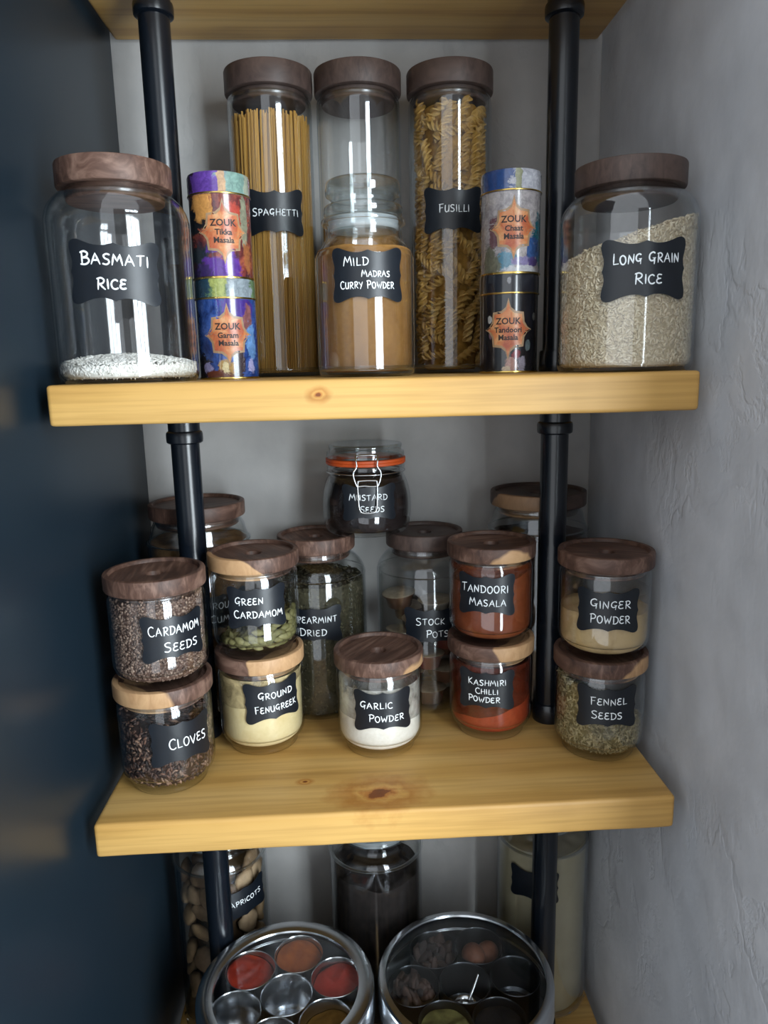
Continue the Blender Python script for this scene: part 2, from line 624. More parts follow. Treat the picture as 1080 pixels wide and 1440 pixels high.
def stroke_mesh(name, lines, f, pen, dr, rng):
    """lines: (text, u_center, w_base, cap_height, max_width) -> raised-ink ribbons"""
    V, F = [], []

    def ribbon(pts):
        pts = [np.array(p, float) for p in pts]
        q = [pts[0]]
        for a, b in zip(pts, pts[1:]):           # resample long straight runs so that they bend with the glass
            k = max(1, int(np.linalg.norm(b - a) / 0.0025))
            for s in range(1, k + 1):
                q.append(a + (b - a) * s / k)
        b0 = len(V)
        n = len(q)
        w = pen * (0.82 + rng.random() * 0.2)
        for i, p in enumerate(q):
            t = q[min(i + 1, n - 1)] - q[max(i - 1, 0)]
            t = t / (np.linalg.norm(t) + 1e-12)
            nn = np.array([-t[1], t[0]])
            e = 0.55 if i in (0, n - 1) else 1.0
            ex = (-t if i == 0 else t) * w * 0.25 if i in (0, n - 1) else 0
            for s in (-1, 1):
                V.append(f(*(p + nn * s * w * 0.5 * e + ex), dr))
        for i in range(n - 1):
            k = b0 + 2 * i
            F.append((k, k + 2, k + 3, k + 1))
    for (txt, uc, wb, h, mw) in lines:
        adv = []
        x = 0.0
        for i, ch in enumerate(txt):
            sc = 1.12 if (i == 0 or txt[i - 1] == ' ') else 0.94
            adv.append((x, sc))
            x += FONT[ch][0] * sc + 0.20
        tot = (x - 0.20)
        h *= 0.80
        sx = min(h * 1.15, mw * 0.93 / tot)
        for ch, (px, sc) in zip(txt, adv):
            j = (rng.random() - .5) * 0.10
            sl = (rng.random() - .5) * 0.10
            for kind, P in FONT[ch][1]:
                pts = crom(P) if kind == 'c' else [np.array(p, float) for p in P]
                ribbon([(uc - tot * sx / 2 + (px + (p[0] + p[1] * sl) * sc) * sx, wb + (p[1] * sc + j) * h) for p in pts])
    return mesh_from(name, V, F, True)


def label_outline():
    q = [(.985, 0.0), (.95, .12), (.935, .34), (.985, .62), (1.0, .80), (.965, .94), (.87, 1.0), (.76, .985), (.60, .90), (.42, .825), (.22, .81), (.08, .855), (0, .90)]
    quad = crom(q, 4)
    out = [tuple(p) for p in quad]
    out += [(-p[0], p[1]) for p in out[-2::-1]]
    out += [(p[0], -p[1]) for p in out[-2:0:-1]]
    return out


OUTLINE = label_outline()


def add_label(parent, r, ang, z, w, h, lines, tilt=0.0, pen=0.00125, seed=1, dr=0.0004):
    f = bendf(r + dr, R_(ang), z, R_(tilt))
    V, F = [], []
    nr = 7
    n = len(OUTLINE)
    V.append(f(0, 0))
    for k in range(1, nr + 1):
        for (x, y) in OUTLINE:
            V.append(f(x * w / 2 * k / nr, y * h / 2 * k / nr))
    for i in range(n):
        j = (i + 1) % n
        F.append((0, 1 + i, 1 + j))
        for k in range(nr - 1):
            a = 1 + k * n
            F.append((a + i, a + n + i, a + n + j, a + j))
    # the cut edge of the vinyl, down to the glass
    b = 1 + (nr - 1) * n
    e0 = len(V)
    for (x, y) in OUTLINE:
        V.append(f(x * w / 2, y * h / 2, -dr * 0.9))
    for i in range(n):
        j = (i + 1) % n
        F.append((b + i, e0 + i, e0 + j, b + j))
    lab = link('label', mesh_from('label', V, F, True, 60), LABEL, parent)
    lab['label'] = 'black chalkboard sticker with scalloped outline'
    if lines:
        rng = random.Random(seed)
        t = link('lettering', stroke_mesh('lettering', lines, f, pen, 0.00025, rng), CHALK, lab)
        t['label'] = 'white handwritten capital letters'
    return lab


# ------------------------------------------------------------------ jars
def lid_mesh(name, R, T, recess=0.004, rim=0.0055, plug=0.0, pr=None, dimple=0.0095):
    b = 0.0022
    pr = pr or R * 0.82
    p = []
    if plug:
        p += [(0, -plug), (pr - 0.001, -plug), (pr, -plug + 0.001), (pr, 0)]
    else:
        p += [(0, 0)]
    p += [(R - b, 0), (R - b * 0.3, b * 0.3), (R, b), (R, T - b), (R - b * 0.3, T - b * 0.3), (R - b, T),
          (R - rim, T), (R - rim - 0.0008, T - 0.0008), (R - rim - 0.0016, T - recess)]
    if dimple:
        p += [(dimple + 0.0020, T - recess), (dimple, T - recess - 0.0010), (dimple - 0.002, T - recess - 0.008), (0, T - recess - 0.0095)]
    else:
        p += [(0, T - recess)]
    return lathe(name, p, 72, 40)


def add_lid(root, z, R, T, pr, plug=0.010, mat=None, sap=None, **kw):
    lid = link('lid', lid_mesh('lid', R, T, plug=plug, pr=pr, **kw), mat or WALNUT, root, (0, 0, z))
    lid['label'] = 'round acacia wood lid with recessed top'
    az, ed, sl = sap or (0, 1.0, 0.0)
    lid['sap_azimuth'], lid['sap_edge'], lid['sap_slope'] = R_(az), float(ed), float(sl)
    s = [(pr + 0.0002, -plug * 0.30), (pr + 0.0012, -plug * 0.42), (pr + 0.0012, -plug * 0.62), (pr + 0.0002, -plug * 0.75)]
    link('seal', lathe('seal', s, 48, None), SEAL, lid)
    return lid


def prof_small(R=0.0508, H=0.107):
    pts = [(0, 0.0015), (.030, 0.0012), (.0375, 0.0), (.0408, .0012), (.0416, .004), (.0418, .0070), (.0440, .0102), (.0482, .0150), (.0502, .0205), (R, .027),
           (R, .050), (R, .075), (R, .089), (.0503, .0955), (.0482, .1005), (.0468, .1035), (.0466, H)]
    return smooth_prof(pts, 4)


def prof_wide(R, H, nr):
    s = H - 0.028
    pts = [(0, 0.0015), (R * .7, 0.001), (R - .006, 0.0), (R - .0022, .0022), (R - .0004, .0065), (R, .012), (R, .04), (R, s * .5), (R, s - .012), (R - .0005, s - .002),
           (R - .004, s + .008), (R - (R - nr) * .62, s + .0165), (nr + .0012, s + .021), (nr, s + .024), (nr, H)]
    return smooth_prof(pts, 4)


def prof_tall(R, H, nr):
    s = H - 0.015
    pts = [(0, 0.0015), (R * .7, 0.001), (R - .006, 0.0), (R - .0022, .0022), (R - .0004, .0065), (R, .012), (R, .06), (R, .16), (R, s - .03), (R, s - .005),
           (R - .0008, s + .003), (nr + .0012, s + .0085), (nr, s + .0105), (nr, H)]
    return smooth_prof(pts, 4)


SMALL_GLASS = shell('glass_body', prof_small(), 0.0022, 0.0090)
SMALL_GLASS.materials.append(GLASS)


def small_jar(label, loc, lab, lines, seed, mat=None, tilt=0.0, sap=None):
    t = thing('spice_jar', label, 'jar', loc, 'small stacking spice jars with wooden lids')
    link('glass_body', SMALL_GLASS, None, t)
    add_lid(t, 0.1045, 0.053, 0.018, 0.0438, 0.009, mat, sap)
    ang, z = lab
    add_label(t, 0.0508, ang, z, 0.070, 0.050, lines, tilt=tilt, seed=seed)
    return t


def jar(name, label, loc, prof, lid, group, lab=None, lines=None, seed=3, R=0.06, lw=(0.072, 0.050), mat=None, tilt=0.0, pen=0.00125, sap=None):
    t = thing(name, label, 'jar', loc, group)
    g = shell('glass_body', prof, 0.0024, 0.004)
    link('glass_body', g, GLASS, t)
    if lid:
        z, lr, T, pr = lid
        add_lid(t, z, lr, T, pr, 0.011, mat, sap)
    if lab:
        add_label(t, R, lab[0], lab[1], lw[0], lw[1], lines, tilt=tilt, seed=seed, pen=pen)
    return t


# ------------------------------------------------------------------ contents
def fill_mesh(name, R, z0, hf, foot=None, seg=72, rough=0.0, dome=0.0, seed=1, rings=10, res_to=None):
    """heap of loose food inside a jar: hf(theta) gives the level at the glass; theta = 0 faces -Y, + to +X"""
    V, F, M = [], [], []
    rng = random.Random(seed)
    off = Vector((rng.random() * 9, rng.random() * 9, rng.random() * 9))
    base = foot or [(R * 0.92, z0), (R, z0 + 0.004)]
    rows = []
    for (r, z) in base:
        rows.append([(r, z)] * seg)
    H = [hf(2 * PI * i / seg) for i in range(seg)]
    hm = sum(H) / seg
    zb = base[-1][1]
    for k in range(1, 9):
        rows.append([(R, zb + (H[i] - zb) * k / 8) for i in range(seg)])
    for k in range(1, rings):
        s = 1 - k / rings
        rows.append([(R * s, hm + (H[i] - hm) * s + dome * (1 - s * s)) for i in range(seg)])
    n0 = len(base) + 8
    idx = []
    for ri, row in enumerate(rows):
        b = len(V)
        for i, (r, z) in enumerate(row):
            a = 2 * PI * i / seg
            if ri >= n0 and rough:
                z += rough * mnoise.noise(Vector((r * math.sin(a), r * math.cos(a), 0)) * 60 + off)
            V.append((r * math.sin(a), -r * math.cos(a), z))
        idx.append(list(range(b, b + seg)))
    V.append((0, 0, base[0][1]))
    V.append((0, 0, hm + dome))
    lo_, hi_ = len(V) - 2, len(V) - 1
    for A, B in zip(idx, idx[1:]):
        for i in range(seg):
            j = (i + 1) % seg
            F.append((A[i], A[j], B[j], B[i]))
    for i in range(seg):
        j = (i + 1) % seg
        F.append((idx[0][j], idx[0][i], lo_))
        F.append((idx[-1][i], idx[-1][j], hi_))
    M = [0] * len(F)
    if res_to:
        A = idx[len(base) + 7]
        top = []
        for i in range(seg):
            a = 2 * PI * i / seg
            V.append(((R + .0002) * math.sin(a), -(R + .0002) * math.cos(a), max(res_to, H[i] + .001)))
            top.append(len(V) - 1)
        for i in range(seg):
            j = (i + 1) % seg
            F.append((A[i], A[j], top[j], top[i]))
            M.append(1)
    m = mesh_from(name, V, F, True, 55)
    if res_to:
        m.polygons.foreach_set('material_index', M)
    return m


def wavy(h, amp, side=0.0, az=90, seed=0, k=2.0):
    """level function: mean h, noise amp, tilt 'side' towards azimuth az (90 = +X)"""
    o = Vector((seed * 3.1, seed * 1.7, 0))

    def f(th):
        return h + side * math.cos(th - R_(az)) + amp * mnoise.noise(Vector((math.sin(th) * k, math.cos(th) * k, 0)) + o)
    return f


OCT_V = np.array([(1, 0, 0), (-1, 0, 0), (.25, .8, .5), (.25, -.1, .95), (.25, -.9, .2), (.25, -.3, -.9), (.25, .65, -.65),
                  (-.35, .75, .5), (-.35, -.1, .9), (-.35, -.9, .2), (-.35, -.3, -.85), (-.35, .6, -.65)])
OCT_F = []
for _i in range(5):
    _j = (_i + 1) % 5
    OCT_F += [(0, 2 + _i, 2 + _j), (2 + _i, 7 + _i, 7 + _j), (2 + _i, 7 + _j, 2 + _j), (1, 7 + _j, 7 + _i)]
OCT_F = np.array(OCT_F)


def grains(name, n_side, n_top, R, zlo, hf, L, W, seed=1, dome=0.0, foot=None, flat=1.0, inset=0.6, tail=None):
    """thousands of loose seeds lying against the glass and on top of the heap, one mesh"""
    rng = np.random.default_rng(seed)
    N = n_side + n_top
    hm = sum(hf(2 * PI * i / 24) for i in range(24)) / 24
    th = rng.random(N) * 2 * PI
    Hs = np.array([hf(t) for t in th])
    pos = np.zeros((N, 3))
    ax = np.zeros((N, 3))
    nr = np.zeros((N, 3))
    for i in range(N):
        s, c = math.sin(th[i]), math.cos(th[i])
        if i < n_side:
            z = zlo + (Hs[i] - zlo) * rng.random()
            r = R - W * inset * rng.random() - W * .2
            if foot and z < foot[0]:
                k = (z - zlo) / (foot[0] - zlo)
                r = foot[1] + (R - foot[1]) * math.sin(k * PI / 2) - W * .6
            pos[i] = (r * s, -r * c, z)
            nr[i] = (s, -c, 0)
            ph = rng.random() * 2 * PI
            ax[i] = (c * math.cos(ph), s * math.cos(ph), math.sin(ph))
        else:
            q = math.sqrt(rng.random()) * .97
            z = hm + (Hs[i] - hm) * q + dome * (1 - q * q) + W * rng.random() * .9
            pos[i] = (R * q * s, -R * q * c, z)
            nr[i] = (rng.normal() * .3, rng.normal() * .3, 1)
            ph = rng.random() * 2 * PI
            ax[i] = (math.cos(ph), math.sin(ph), rng.normal() * .3)
    nr /= np.linalg.norm(nr, axis=1)[:, None]
    ax -= nr * (ax * nr).sum(1)[:, None]
    ax /= np.linalg.norm(ax, axis=1)[:, None] + 1e-9
    bx = np.cross(nr, ax)
    sc = 0.8 + rng.random((N, 1, 1)) * .4
    tv = OCT_V[None] * sc
    V = pos[:, None] + ax[:, None] * tv[..., :1] * L / 2 + bx[:, None] * tv[..., 1:2] * W / 2 + nr[:, None] * tv[..., 2:3] * W / 2 * flat
    F = (OCT_F[None] + (np.arange(N) * 12)[:, None, None]).reshape(-1, 3)
    m = bpy.data.meshes.new(name)
    m.vertices.add(N * 12)
    m.vertices.foreach_set('co', V.reshape(-1).astype(np.float32))
    m.loops.add(F.size)
    m.loops.foreach_set('vertex_index', F.reshape(-1).astype(np.int32))
    m.polygons.add(len(F))
    m.polygons.foreach_set('loop_start', np.arange(0, F.size, 3, dtype=np.int32))
    m.update(calc_edges=True)
    m.polygons.foreach_set('use_smooth', [True] * len(F))
    return m


def join_meshes(name, a, b, mats):
    """seed mesh b into the core heap a, one object of stuff with two materials"""
    bm = bmesh.new()
    bm.from_mesh(a)
    n0 = len(bm.faces)
    bm.from_mesh(b)
    bm.faces.ensure_lookup_table()
    for f in bm.faces[n0:]:
        f.material_index = 1
    m = bpy.data.meshes.new(name)
    bm.to_mesh(m)
    bm.free()
    for x in mats:
        m.materials.append(x)
    return m


SMALL_FOOT = [(.034, .0098), (.0385, .0106), (.0418, .0125), (.0452, .0160), (.0476, .0218)]
SMALL_R = 0.0484

# ================================================================== the setting
zA, zC, zD = 0.4077, -0.4375, -0.916
TH = 0.037
D = 0.33
H2 = 0.30


def wall_mesh(name, p00, p10, p01, nu, nv, amp, sc, thick, nrm, seed=0, ridge=0.0):
    """plastered wall: a grid spanned by three corners, hand-trowelled relief, with a back face"""
    p00, p10, p01, nrm = Vector(p00), Vector(p10), Vector(p01), Vector(nrm)
    V, F = [], []
    o = Vector((seed, seed * 2.3, seed * .7))
    for j in range(nv + 1):
        for i in range(nu + 1):
            p = p00 + (p10 - p00) * (i / nu) + (p01 - p00) * (j / nv)
            q = p * sc + o
            d = amp * mnoise.fractal(q, 1.0, 2.0, 5)
            if ridge:
                w = q + Vector((mnoise.noise(q * .8), mnoise.noise(q * .8 + Vector((5, 1, 2))), mnoise.noise(q * .8 + Vector((2, 7, 3))))) * 1.3
                e = 1 - abs(mnoise.noise(w * 1.1)) * 2.6
                d += ridge * max(0, e) ** 4 * (0.4 + 0.6 * mnoise.noise(q * .6 + Vector((9, 9, 9))))
            V.append(p + nrm * d)
    w = nu + 1
    for j in range(nv):
        for i in range(nu):
            a = j * w + i
            F.append((a, a + 1, a + w + 1, a + w))
    b = len(V)
    cs = [p00, p10, p10 + p01 - p00, p01]
    for c in cs:
        V.append(c - nrm * thick)
    F.append((b + 3, b + 2, b + 1, b))
    edge = [list(range(0, w)), [j * w + nu for j in range(nv + 1)], [nv * w + i for i in range(nu, -1, -1)], [j * w for j in range(nv, -1, -1)]]
    for k, e in enumerate(edge):
        F.append(tuple(e) + (b + (k + 1) % 4, b + k))
    m = mesh_from(name, V, F, True, 60)
    return m


def structure(o):
    o['kind'] = 'structure'
    return o


PLASTER = mat_plaster('grey_clay_plaster', '#9f9e9d', '#bab8b6', 0.25, 7.0)
PLASTER_R = mat_plaster('trowelled_plaster', '#b4b7bd', '#d6d9df', 0.50, 7.0)
NAVY = plain('navy_satin_paint', '#192630', rough=0.33, spec=0.45, var=0.15, scale=3.0)
FLOOR = plain('grey_floor', '#4c4743', rough=0.6, var=0.2, scale=6)
WHITE = plain('white_window_paint', '#d9dcdc', rough=0.4, var=0.03)

YB = 0.338
structure(link('wall_back', wall_mesh('wall_back', (-0.36, YB, -1.5), (0.36, YB, -1.5), (-0.36, YB, 1.0), 60, 200, 0.0012, 9, 0.06, (0, -1, 0), 1.0), PLASTER))
xr0, xr1 = 0.3365, 0.3085
structure(link('wall_right', wall_mesh('wall_right', (xr0, -0.36, -1.5), (xr0, -0.36, 1.0), (xr1, 0.335, -1.5), 330, 100, 0.0012, 11, 0.06, (-1, 0, 0), 4.0, 0.0), PLASTER_R))
bm = bmesh.new()
for (x, y) in ((-0.3245, -0.45), (-0.3075, 0.337), (-0.37, 0.337), (-0.37, -0.45)):
    for z in (-1.5, 1.0):
        bm.verts.new((x, y, z))
bm.verts.ensure_lookup_table()
q = bm.verts
for i in range(4):
    j = (i + 1) % 4
    bm.faces.new((q[2 * i], q[2 * j], q[2 * j + 1], q[2 * i + 1]))
bm.faces.new((q[1], q[3], q[5], q[7]))
bm.faces.new((q[6], q[4], q[2], q[0]))
bmesh.ops.recalc_face_normals(bm, faces=bm.faces[:])
pm = bpy.data.meshes.new('wall_left')
bm.to_mesh(pm)
bm.free()
structure(link('wall_left', pm, NAVY))
structure(link('floor', box_mesh('floor', -2.0, 2.0, -2.4, 0.4, -1.56, -1.5, 0), FLOOR))

# the window that lights the alcove: behind and beside the photographer, out of the picture
wq = Matrix.Translation(WIN_C) @ Matrix((Vector((WIN_DIR.y, -WIN_DIR.x, 0)), WIN_DIR, Vector((0, 0, 1)))).transposed().to_4x4()
win = structure(bpy.data.objects.new('window_1', None))
col.objects.link(win)
win.matrix_world = wq
fw_ = 0.05
for (a, b, c, d) in ((-WIN_W / 2 - fw_, -WIN_W / 2, -WIN_H / 2 - fw_, WIN_H / 2 + fw_), (WIN_W / 2, WIN_W / 2 + fw_, -WIN_H / 2 - fw_, WIN_H / 2 + fw_),
                     (-WIN_W / 2, WIN_W / 2, WIN_H / 2, WIN_H / 2 + fw_), (-WIN_W / 2, WIN_W / 2, -WIN_H / 2 - fw_, -WIN_H / 2)):
    link('window_frame', box_mesh('window_frame', a, b, -0.02, 0.04, c, d, 0.004), WHITE, win)
for u in (-WIN_W / 6, WIN_W / 6):
    link('muntin', box_mesh('muntin', u - .014, u + .014, -0.01, 0.02, -WIN_H / 2, WIN_H / 2, 0.003), WHITE, win)
for w in (0.55, -0.35):
    link('transom', box_mesh('transom', -WIN_W / 2, WIN_W / 2, -0.01, 0.02, w - .016, w + .016, 0.003), WHITE, win)
ww = structure(bpy.data.objects.new('wall_window', None))
col.objects.link(ww)
ww.matrix_world = wq
ho, vo = WIN_W / 2 + fw_, WIN_H / 2 + fw_
for (a, b, c, d) in ((-0.85, -ho, -1.42, 1.2), (ho, 0.85, -1.42, 1.2), (-ho, ho, vo, 1.2), (-ho, ho, -1.42, -vo)):
    link('wall_section', box_mesh('wall_section', a, b, -0.10, -0.02, c, d, 0), PLASTER, ww)

# ------------------------------------------------------------------ shelves
def shelf(label, ztop, mat, seed):
    """pine board with eased edges; mesh origin on the middle of its front top edge"""
    bm = bmesh.new()
    bmesh.ops.create_cube(bm, size=1)
    for v in bm.verts:
        v.co = Vector((v.co.x * 2 * H2, D / 2 + v.co.y * D, -TH / 2 + v.co.z * TH))
    bmesh.ops.bevel(bm, geom=bm.edges[:], offset=0.0045, segments=3, profile=0.6, affect='EDGES')
    long_e = [e for e in bm.edges if abs(e.verts[0].co.x - e.verts[1].co.x) > 0.3]
    bmesh.ops.subdivide_edges(bm, edges=long_e, cuts=40, use_grid_fill=True)
    for v in bm.verts:
        k = Vector((v.co.x * 12, v.co.y * 20, seed))
        v.co.z += 0.0006 * mnoise.noise(k)
        if v.co.y < 0.01:
            v.co.y += 0.0009 * mnoise.noise(k * 1.7)
    m = bpy.data.meshes.new('shelf_board')
    bm.to_mesh(m)
    bm.free()
    m.polygons.foreach_set('use_smooth', [True] * len(m.polygons))
    m.set_sharp_from_angle(angle=R_(40))
    return tag(link('shelf_board', m, mat, None, (0, 0, ztop)), label, 'shelf', 'pine shelf boards')


shelf('topmost pine shelf board seen from below above the pasta jars', zA + TH, PINE_T, 1.0)
shelf('pine shelf board carrying the rice jars, pasta jars and spice tins', 0.0, PINE_M, 2.0)
shelf('pine shelf board with a dark knot carrying the small stacked spice jars', zC, PINE_L, 3.0)
shelf('lowest pine shelf board under the two round steel spice boxes', zD, PINE_B, 4.0)

# ------------------------------------------------------------------ pipes
def pipe(label, x, y, z0, z1, r=0.0163):
    t = thing('pipe_post', label, 'pipe', (x, y, z0), 'black pipe posts between the shelves')
    h = z1 - z0
    link('tube', lathe('tube', [(0, 0), (r, 0), (r, h), (0, h)], 40, 40), PIPE, t)
    # screwed sleeve and ring under the upper shelf
    s = [(r, h - .036), (r + .0022, h - .0355), (r + .0042, h - .034), (r + .0046, h - .031), (r + .0046, h - .025), (r + .0040, h - .0225), (r + .0018, h - .021), (r + .0018, h - .0002), (r, h - .0001)]
    link('coupling', lathe('coupling', s, 40, 40), PIPE, t)
    # foot ring on the lower shelf
    s = [(r, .0001), (r + .0034, .0003), (r + .0038, .002), (r + .0036, .022), (r + .0024, .024), (r, .0245)]
    link('base_collar', lathe('base_collar', s, 40, 40), PIPE, t)
    return t


XL, XR, YP = -0.2196, 0.2151, 0.1842
for x, side in ((XL, 'navy panel'), (XR, 'plaster side wall')):
    pipe(f'black steel pipe post near the {side}, standing on the rice jar shelf', x, YP, 0, zA)
    pipe(f'black steel pipe post near the {side}, standing on the small spice jar shelf', x, YP, zC, -TH)
    pipe(f'black steel pipe post near the {side}, standing on the lowest shelf', x, YP, zD, zC - TH)

# ================================================================== upper shelf
E0 = 0.0006       # contents clear the glass floor by a hair
WIDE = 'wide glass storage jars with wooden lids'
# basmati
BX, BY = -0.243, 0.0705
jar('storage_jar', 'wide glass jar labelled basmati rice, nearly empty, wooden lid, beside navy panel', (BX, BY, 0), prof_wide(0.066, 0.1810, 0.0475),
    (0.1765, 0.0525, 0.0225, 0.0445), WIDE, (9.8, .0965), [('BASMATI', .000, .006, .0118, .066), ('RICE', -.003, -.0145, .0105, .034)], 5, 0.066, (0.081, 0.055), tilt=-2, pen=.0017)
RICE_W = mat_powder('white_rice_core', '#cfccc4', '#e2e0d9', 420, 0.3)
RICE_WG = mat_grain('white_rice_grains', ['#e4e2dc', '#f6f5f1', '#d9d6ce', '#efede8'], 0.5)
hf = wavy(.0165, .003, -.0005, 90, 2)
core = fill_mesh('rice', .0630, .0045, hf, [(.0585, .0045), (.0622, .0065), (.0630, .010)], rough=.0018, dome=.009, seed=2)
gr = grains('g', 2000, 3600, .0634, .006, hf, .0068, .0019, 3, dome=.0095, foot=(.010, .0585))
tag(link('white_rice', join_meshes('white_rice', core, gr, [RICE_W, RICE_WG]), None, None, (BX, BY, 0)), 'shallow heap of white basmati rice grains in jar bottom', 'rice', kind='stuff')

# long grain
GX, GY = 0.2505, 0.0685
jar('storage_jar', 'wide glass jar labelled long grain rice, over half full, beside plaster wall', (GX, GY, 0), prof_wide(0.066, 0.1760, 0.0475),
    (0.1715, 0.0525, 0.0225, 0.0445), WIDE, (-5.5, .092), [('LONG GRAIN', .001, .005, .0105, .066), ('RICE', .002, -.0130, .0105, .030)], 6, 0.066, (0.081, 0.055), mat=WALNUT_DK, tilt=1, pen=.0014)
RICE_C = mat_powder('cream_rice_core', '#a8987c', '#cbbb9e', 420, 0.6)
RICE_CG = mat_grain('cream_rice_grains', ['#d3c4a8', '#bdac90', '#e2d6be', '#c9b99c', '#dacdb2'], 0.5)
hf = wavy(.124, .004, .020, 80, 5)
core = fill_mesh('rice', .0622, .0045, hf, [(.058, .0045), (.0615, .0065), (.0622, .010)], rough=.002, dome=.004, seed=3)
gr = grains('g', 7500, 1500, .0632, .006, hf, .0064, .0021, 4, dome=.004, foot=(.010, .0585))
tag(link('cream_rice', join_meshes('cream_rice', core, gr, [RICE_C, RICE_CG]), None, None, (GX, GY, 0)), 'cream long grain rice sloping upwards to the plaster wall', 'rice', kind='stuff')

# three tall jars
TALL = 'tall glass pasta jars with dark wooden lids'
TY = 0.2665
pt = prof_tall(0.0495, 0.3270, 0.0455)
tl = (0.3220, 0.0512, 0.026, 0.0430)
SX, MX, FX = -0.1108, -0.0065, 0.1026
jar('pasta_jar', 'tall glass jar labelled spaghetti, three quarters full of pasta strands', (SX, TY, 0), pt, tl, TALL, (5.8, .1865),
    [('SPAGHETTI', .0005, -.004, .0092, .058)], 7, .0495, (.070, .051), WALNUT_DK, pen=.0013)
jar('pasta_jar', 'tall unlabelled glass jar standing between the spaghetti and fusilli jars', (MX, TY, 0), pt, tl, TALL, None, None, 8, .0495, mat=WALNUT_DK)
jar('pasta_jar', 'tall glass jar labelled fusilli, filled to the top with spirals', (FX, TY, 0), pt, tl, TALL, (-3.5, .187),
    [('FUSILLI', .001, -.003, .0100, .038)], 9, .0495, (.073, .051), WALNUT_DK, pen=.0013)

# spaghetti: strands
rng = random.Random(11)
V, F = [], []
n_str = 0
lean = Vector((0.006, 0, 0))
for ring, cnt in ((.0452, 132), (.0430, 122), (.0405, 112), (.036, 80), (.029, 56), (.020, 34), (.010, 14)):
    for i in range(cnt):
        a = 2 * PI * (i + rng.random() * .8) / cnt
        tw = (rng.random() - .5) * .20 + .10
        hgt = .293 + (rng.random() - .5) * .010
        r0_ = ring - rng.random() * .001
        p0 = Vector((r0_ * math.sin(a), -r0_ * math.cos(a), .0052))
        p2 = Vector((r0_ * math.sin(a + tw), -r0_ * math.cos(a + tw), hgt))
        rr = .00105
        b = len(V)
        for p in (p0, (p0 + p2) / 2 * Vector((1, 1, 1)), p2):
            for k in range(5):
                t_ = 2 * PI * k / 5
                V.append(p + Vector((math.cos(t_) * rr, math.sin(t_) * rr, 0)))
        for lv in range(2):
            for k in range(5):
                k2 = (k + 1) % 5
                F.append((b + lv * 5 + k, b + lv * 5 + k2, b + lv * 5 + 5 + k2, b + lv * 5 + 5 + k))
        F.append(tuple(b + 10 + k for k in range(5)))
SPAG = mat_grain('dry_spaghetti', ['#9f7534', '#b88a45', '#a97f3d', '#c29852', '#b18642'], 0.5)
tag(link('spaghetti', mesh_from('spaghetti', V, F, True, 60), SPAG, None, (SX, TY, 0)), 'upright bundle of dry golden spaghetti strands in tall jar', 'pasta', kind='stuff')

# brown grain low in the middle jar
BRG = mat_powder('brown_grain', '#7d5626', '#a97c40', 260, 0.6)
hf = wavy(.178, .004, .004, 200, 8)
tag(link('brown_grain', fill_mesh('brown_grain', .0462, .0045, hf, [(.042, .0045), (.0462, .010)], rough=.002, seed=8), BRG, None, (MX, TY, 0)),
    'brown dry grain filling lower half of the unlabelled tall jar', 'grain', kind='stuff')


# fusilli
def fusilli_mesh():
    V, F = [], []
    L, steps = .036, 26
    prof = []
    for b in range(3):
        a = 2 * PI * b / 3
        for da, r in ((-.26, .0060), (.26, .0060), (1.05, .0022)):
            prof.append((a + da, r))
    n = len(prof)
    for s in range(steps + 1):
        z = -L / 2 + L * s / steps
        tw = s / steps * 2 * PI * 1.55
        e = .9 if s in (0, steps) else 1.0
        for (a, r) in prof:
            V.append((math.cos(a + tw) * r * e, math.sin(a + tw) * r * e, z))
    for s in range(steps):
        for k in range(n):
            k2 = (k + 1) % n
            F.append((s * n + k, s * n + k2, (s + 1) * n + k2, (s + 1) * n + k))
    F.append(tuple(range(n))[::-1])
    F.append(tuple(range(steps * n, steps * n + n)))
    return mesh_from('fusilli', V, F, True, 45)


FM = fusilli_mesh()
FM.materials.append(mat_instance('dry_fusilli', ['#b08740', '#c29c58', '#a67e3a', '#ba934c', '#c9a768'], 0.6, 0.1))
rng = random.Random(5)
zs = .016
nf = 0
tries = 0
placed = []
for k in range(6000):
    if nf >= 170:
        break
    a = rng.uniform(-PI, PI)
    z = rng.uniform(.020, .305)
    inc = rng.choice((rng.uniform(-75, 75), rng.uniform(20, 70), rng.uniform(60, 90)))
    r = .0390
    p = Vector((r * math.sin(a), -r * math.cos(a), z))
    if any((p - q).length < .0135 for q in placed):
        continue
    hl = .018 * abs(math.sin(R_(inc)))
    if z - hl < .006 or z + hl > .3185:
        continue
    placed.append(p)
    tdir = Vector((math.cos(a), math.sin(a), 0)) * math.cos(R_(inc)) + Vector((0, 0, 1)) * math.sin(R_(inc))
    # pieces lying across the curve sit a little deeper
    dep = .0025 + .0035 * math.cos(R_(inc)) ** 2
    pos = Vector(((.0465 - .0062 - dep) * math.sin(a), -(.0465 - .0062 - dep) * math.cos(a), z))
    o = link('fusilli', FM, None, None, (FX + pos.x, TY + pos.y, pos.z))
    o.rotation_mode = 'QUATERNION'
    o.rotation_quaternion = tdir.to_track_quat('Z', 'X') @ Vector((0, 0, 1)).rotation_difference(Vector((0, 0, 1))) @ Matrix.Rotation(rng.random() * 6, 3, 'Z').to_quaternion()
    tag(o, 'dry golden fusilli pasta spiral in the tall fusilli jar', 'pasta', 'fusilli spirals in the tall jar')
    nf += 1
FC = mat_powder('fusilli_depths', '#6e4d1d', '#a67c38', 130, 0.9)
tag(link('fusilli_core', fill_mesh('fusilli_core', .0335, .0045, wavy(.305, .004, 0, 0, 3), [(.03, .0045), (.0335, .01)], rough=.003, seed=4), FC, None, (FX, TY, 0)),
    'packed mass of fusilli deep inside the tall fusilli jar', 'pasta', kind='stuff')

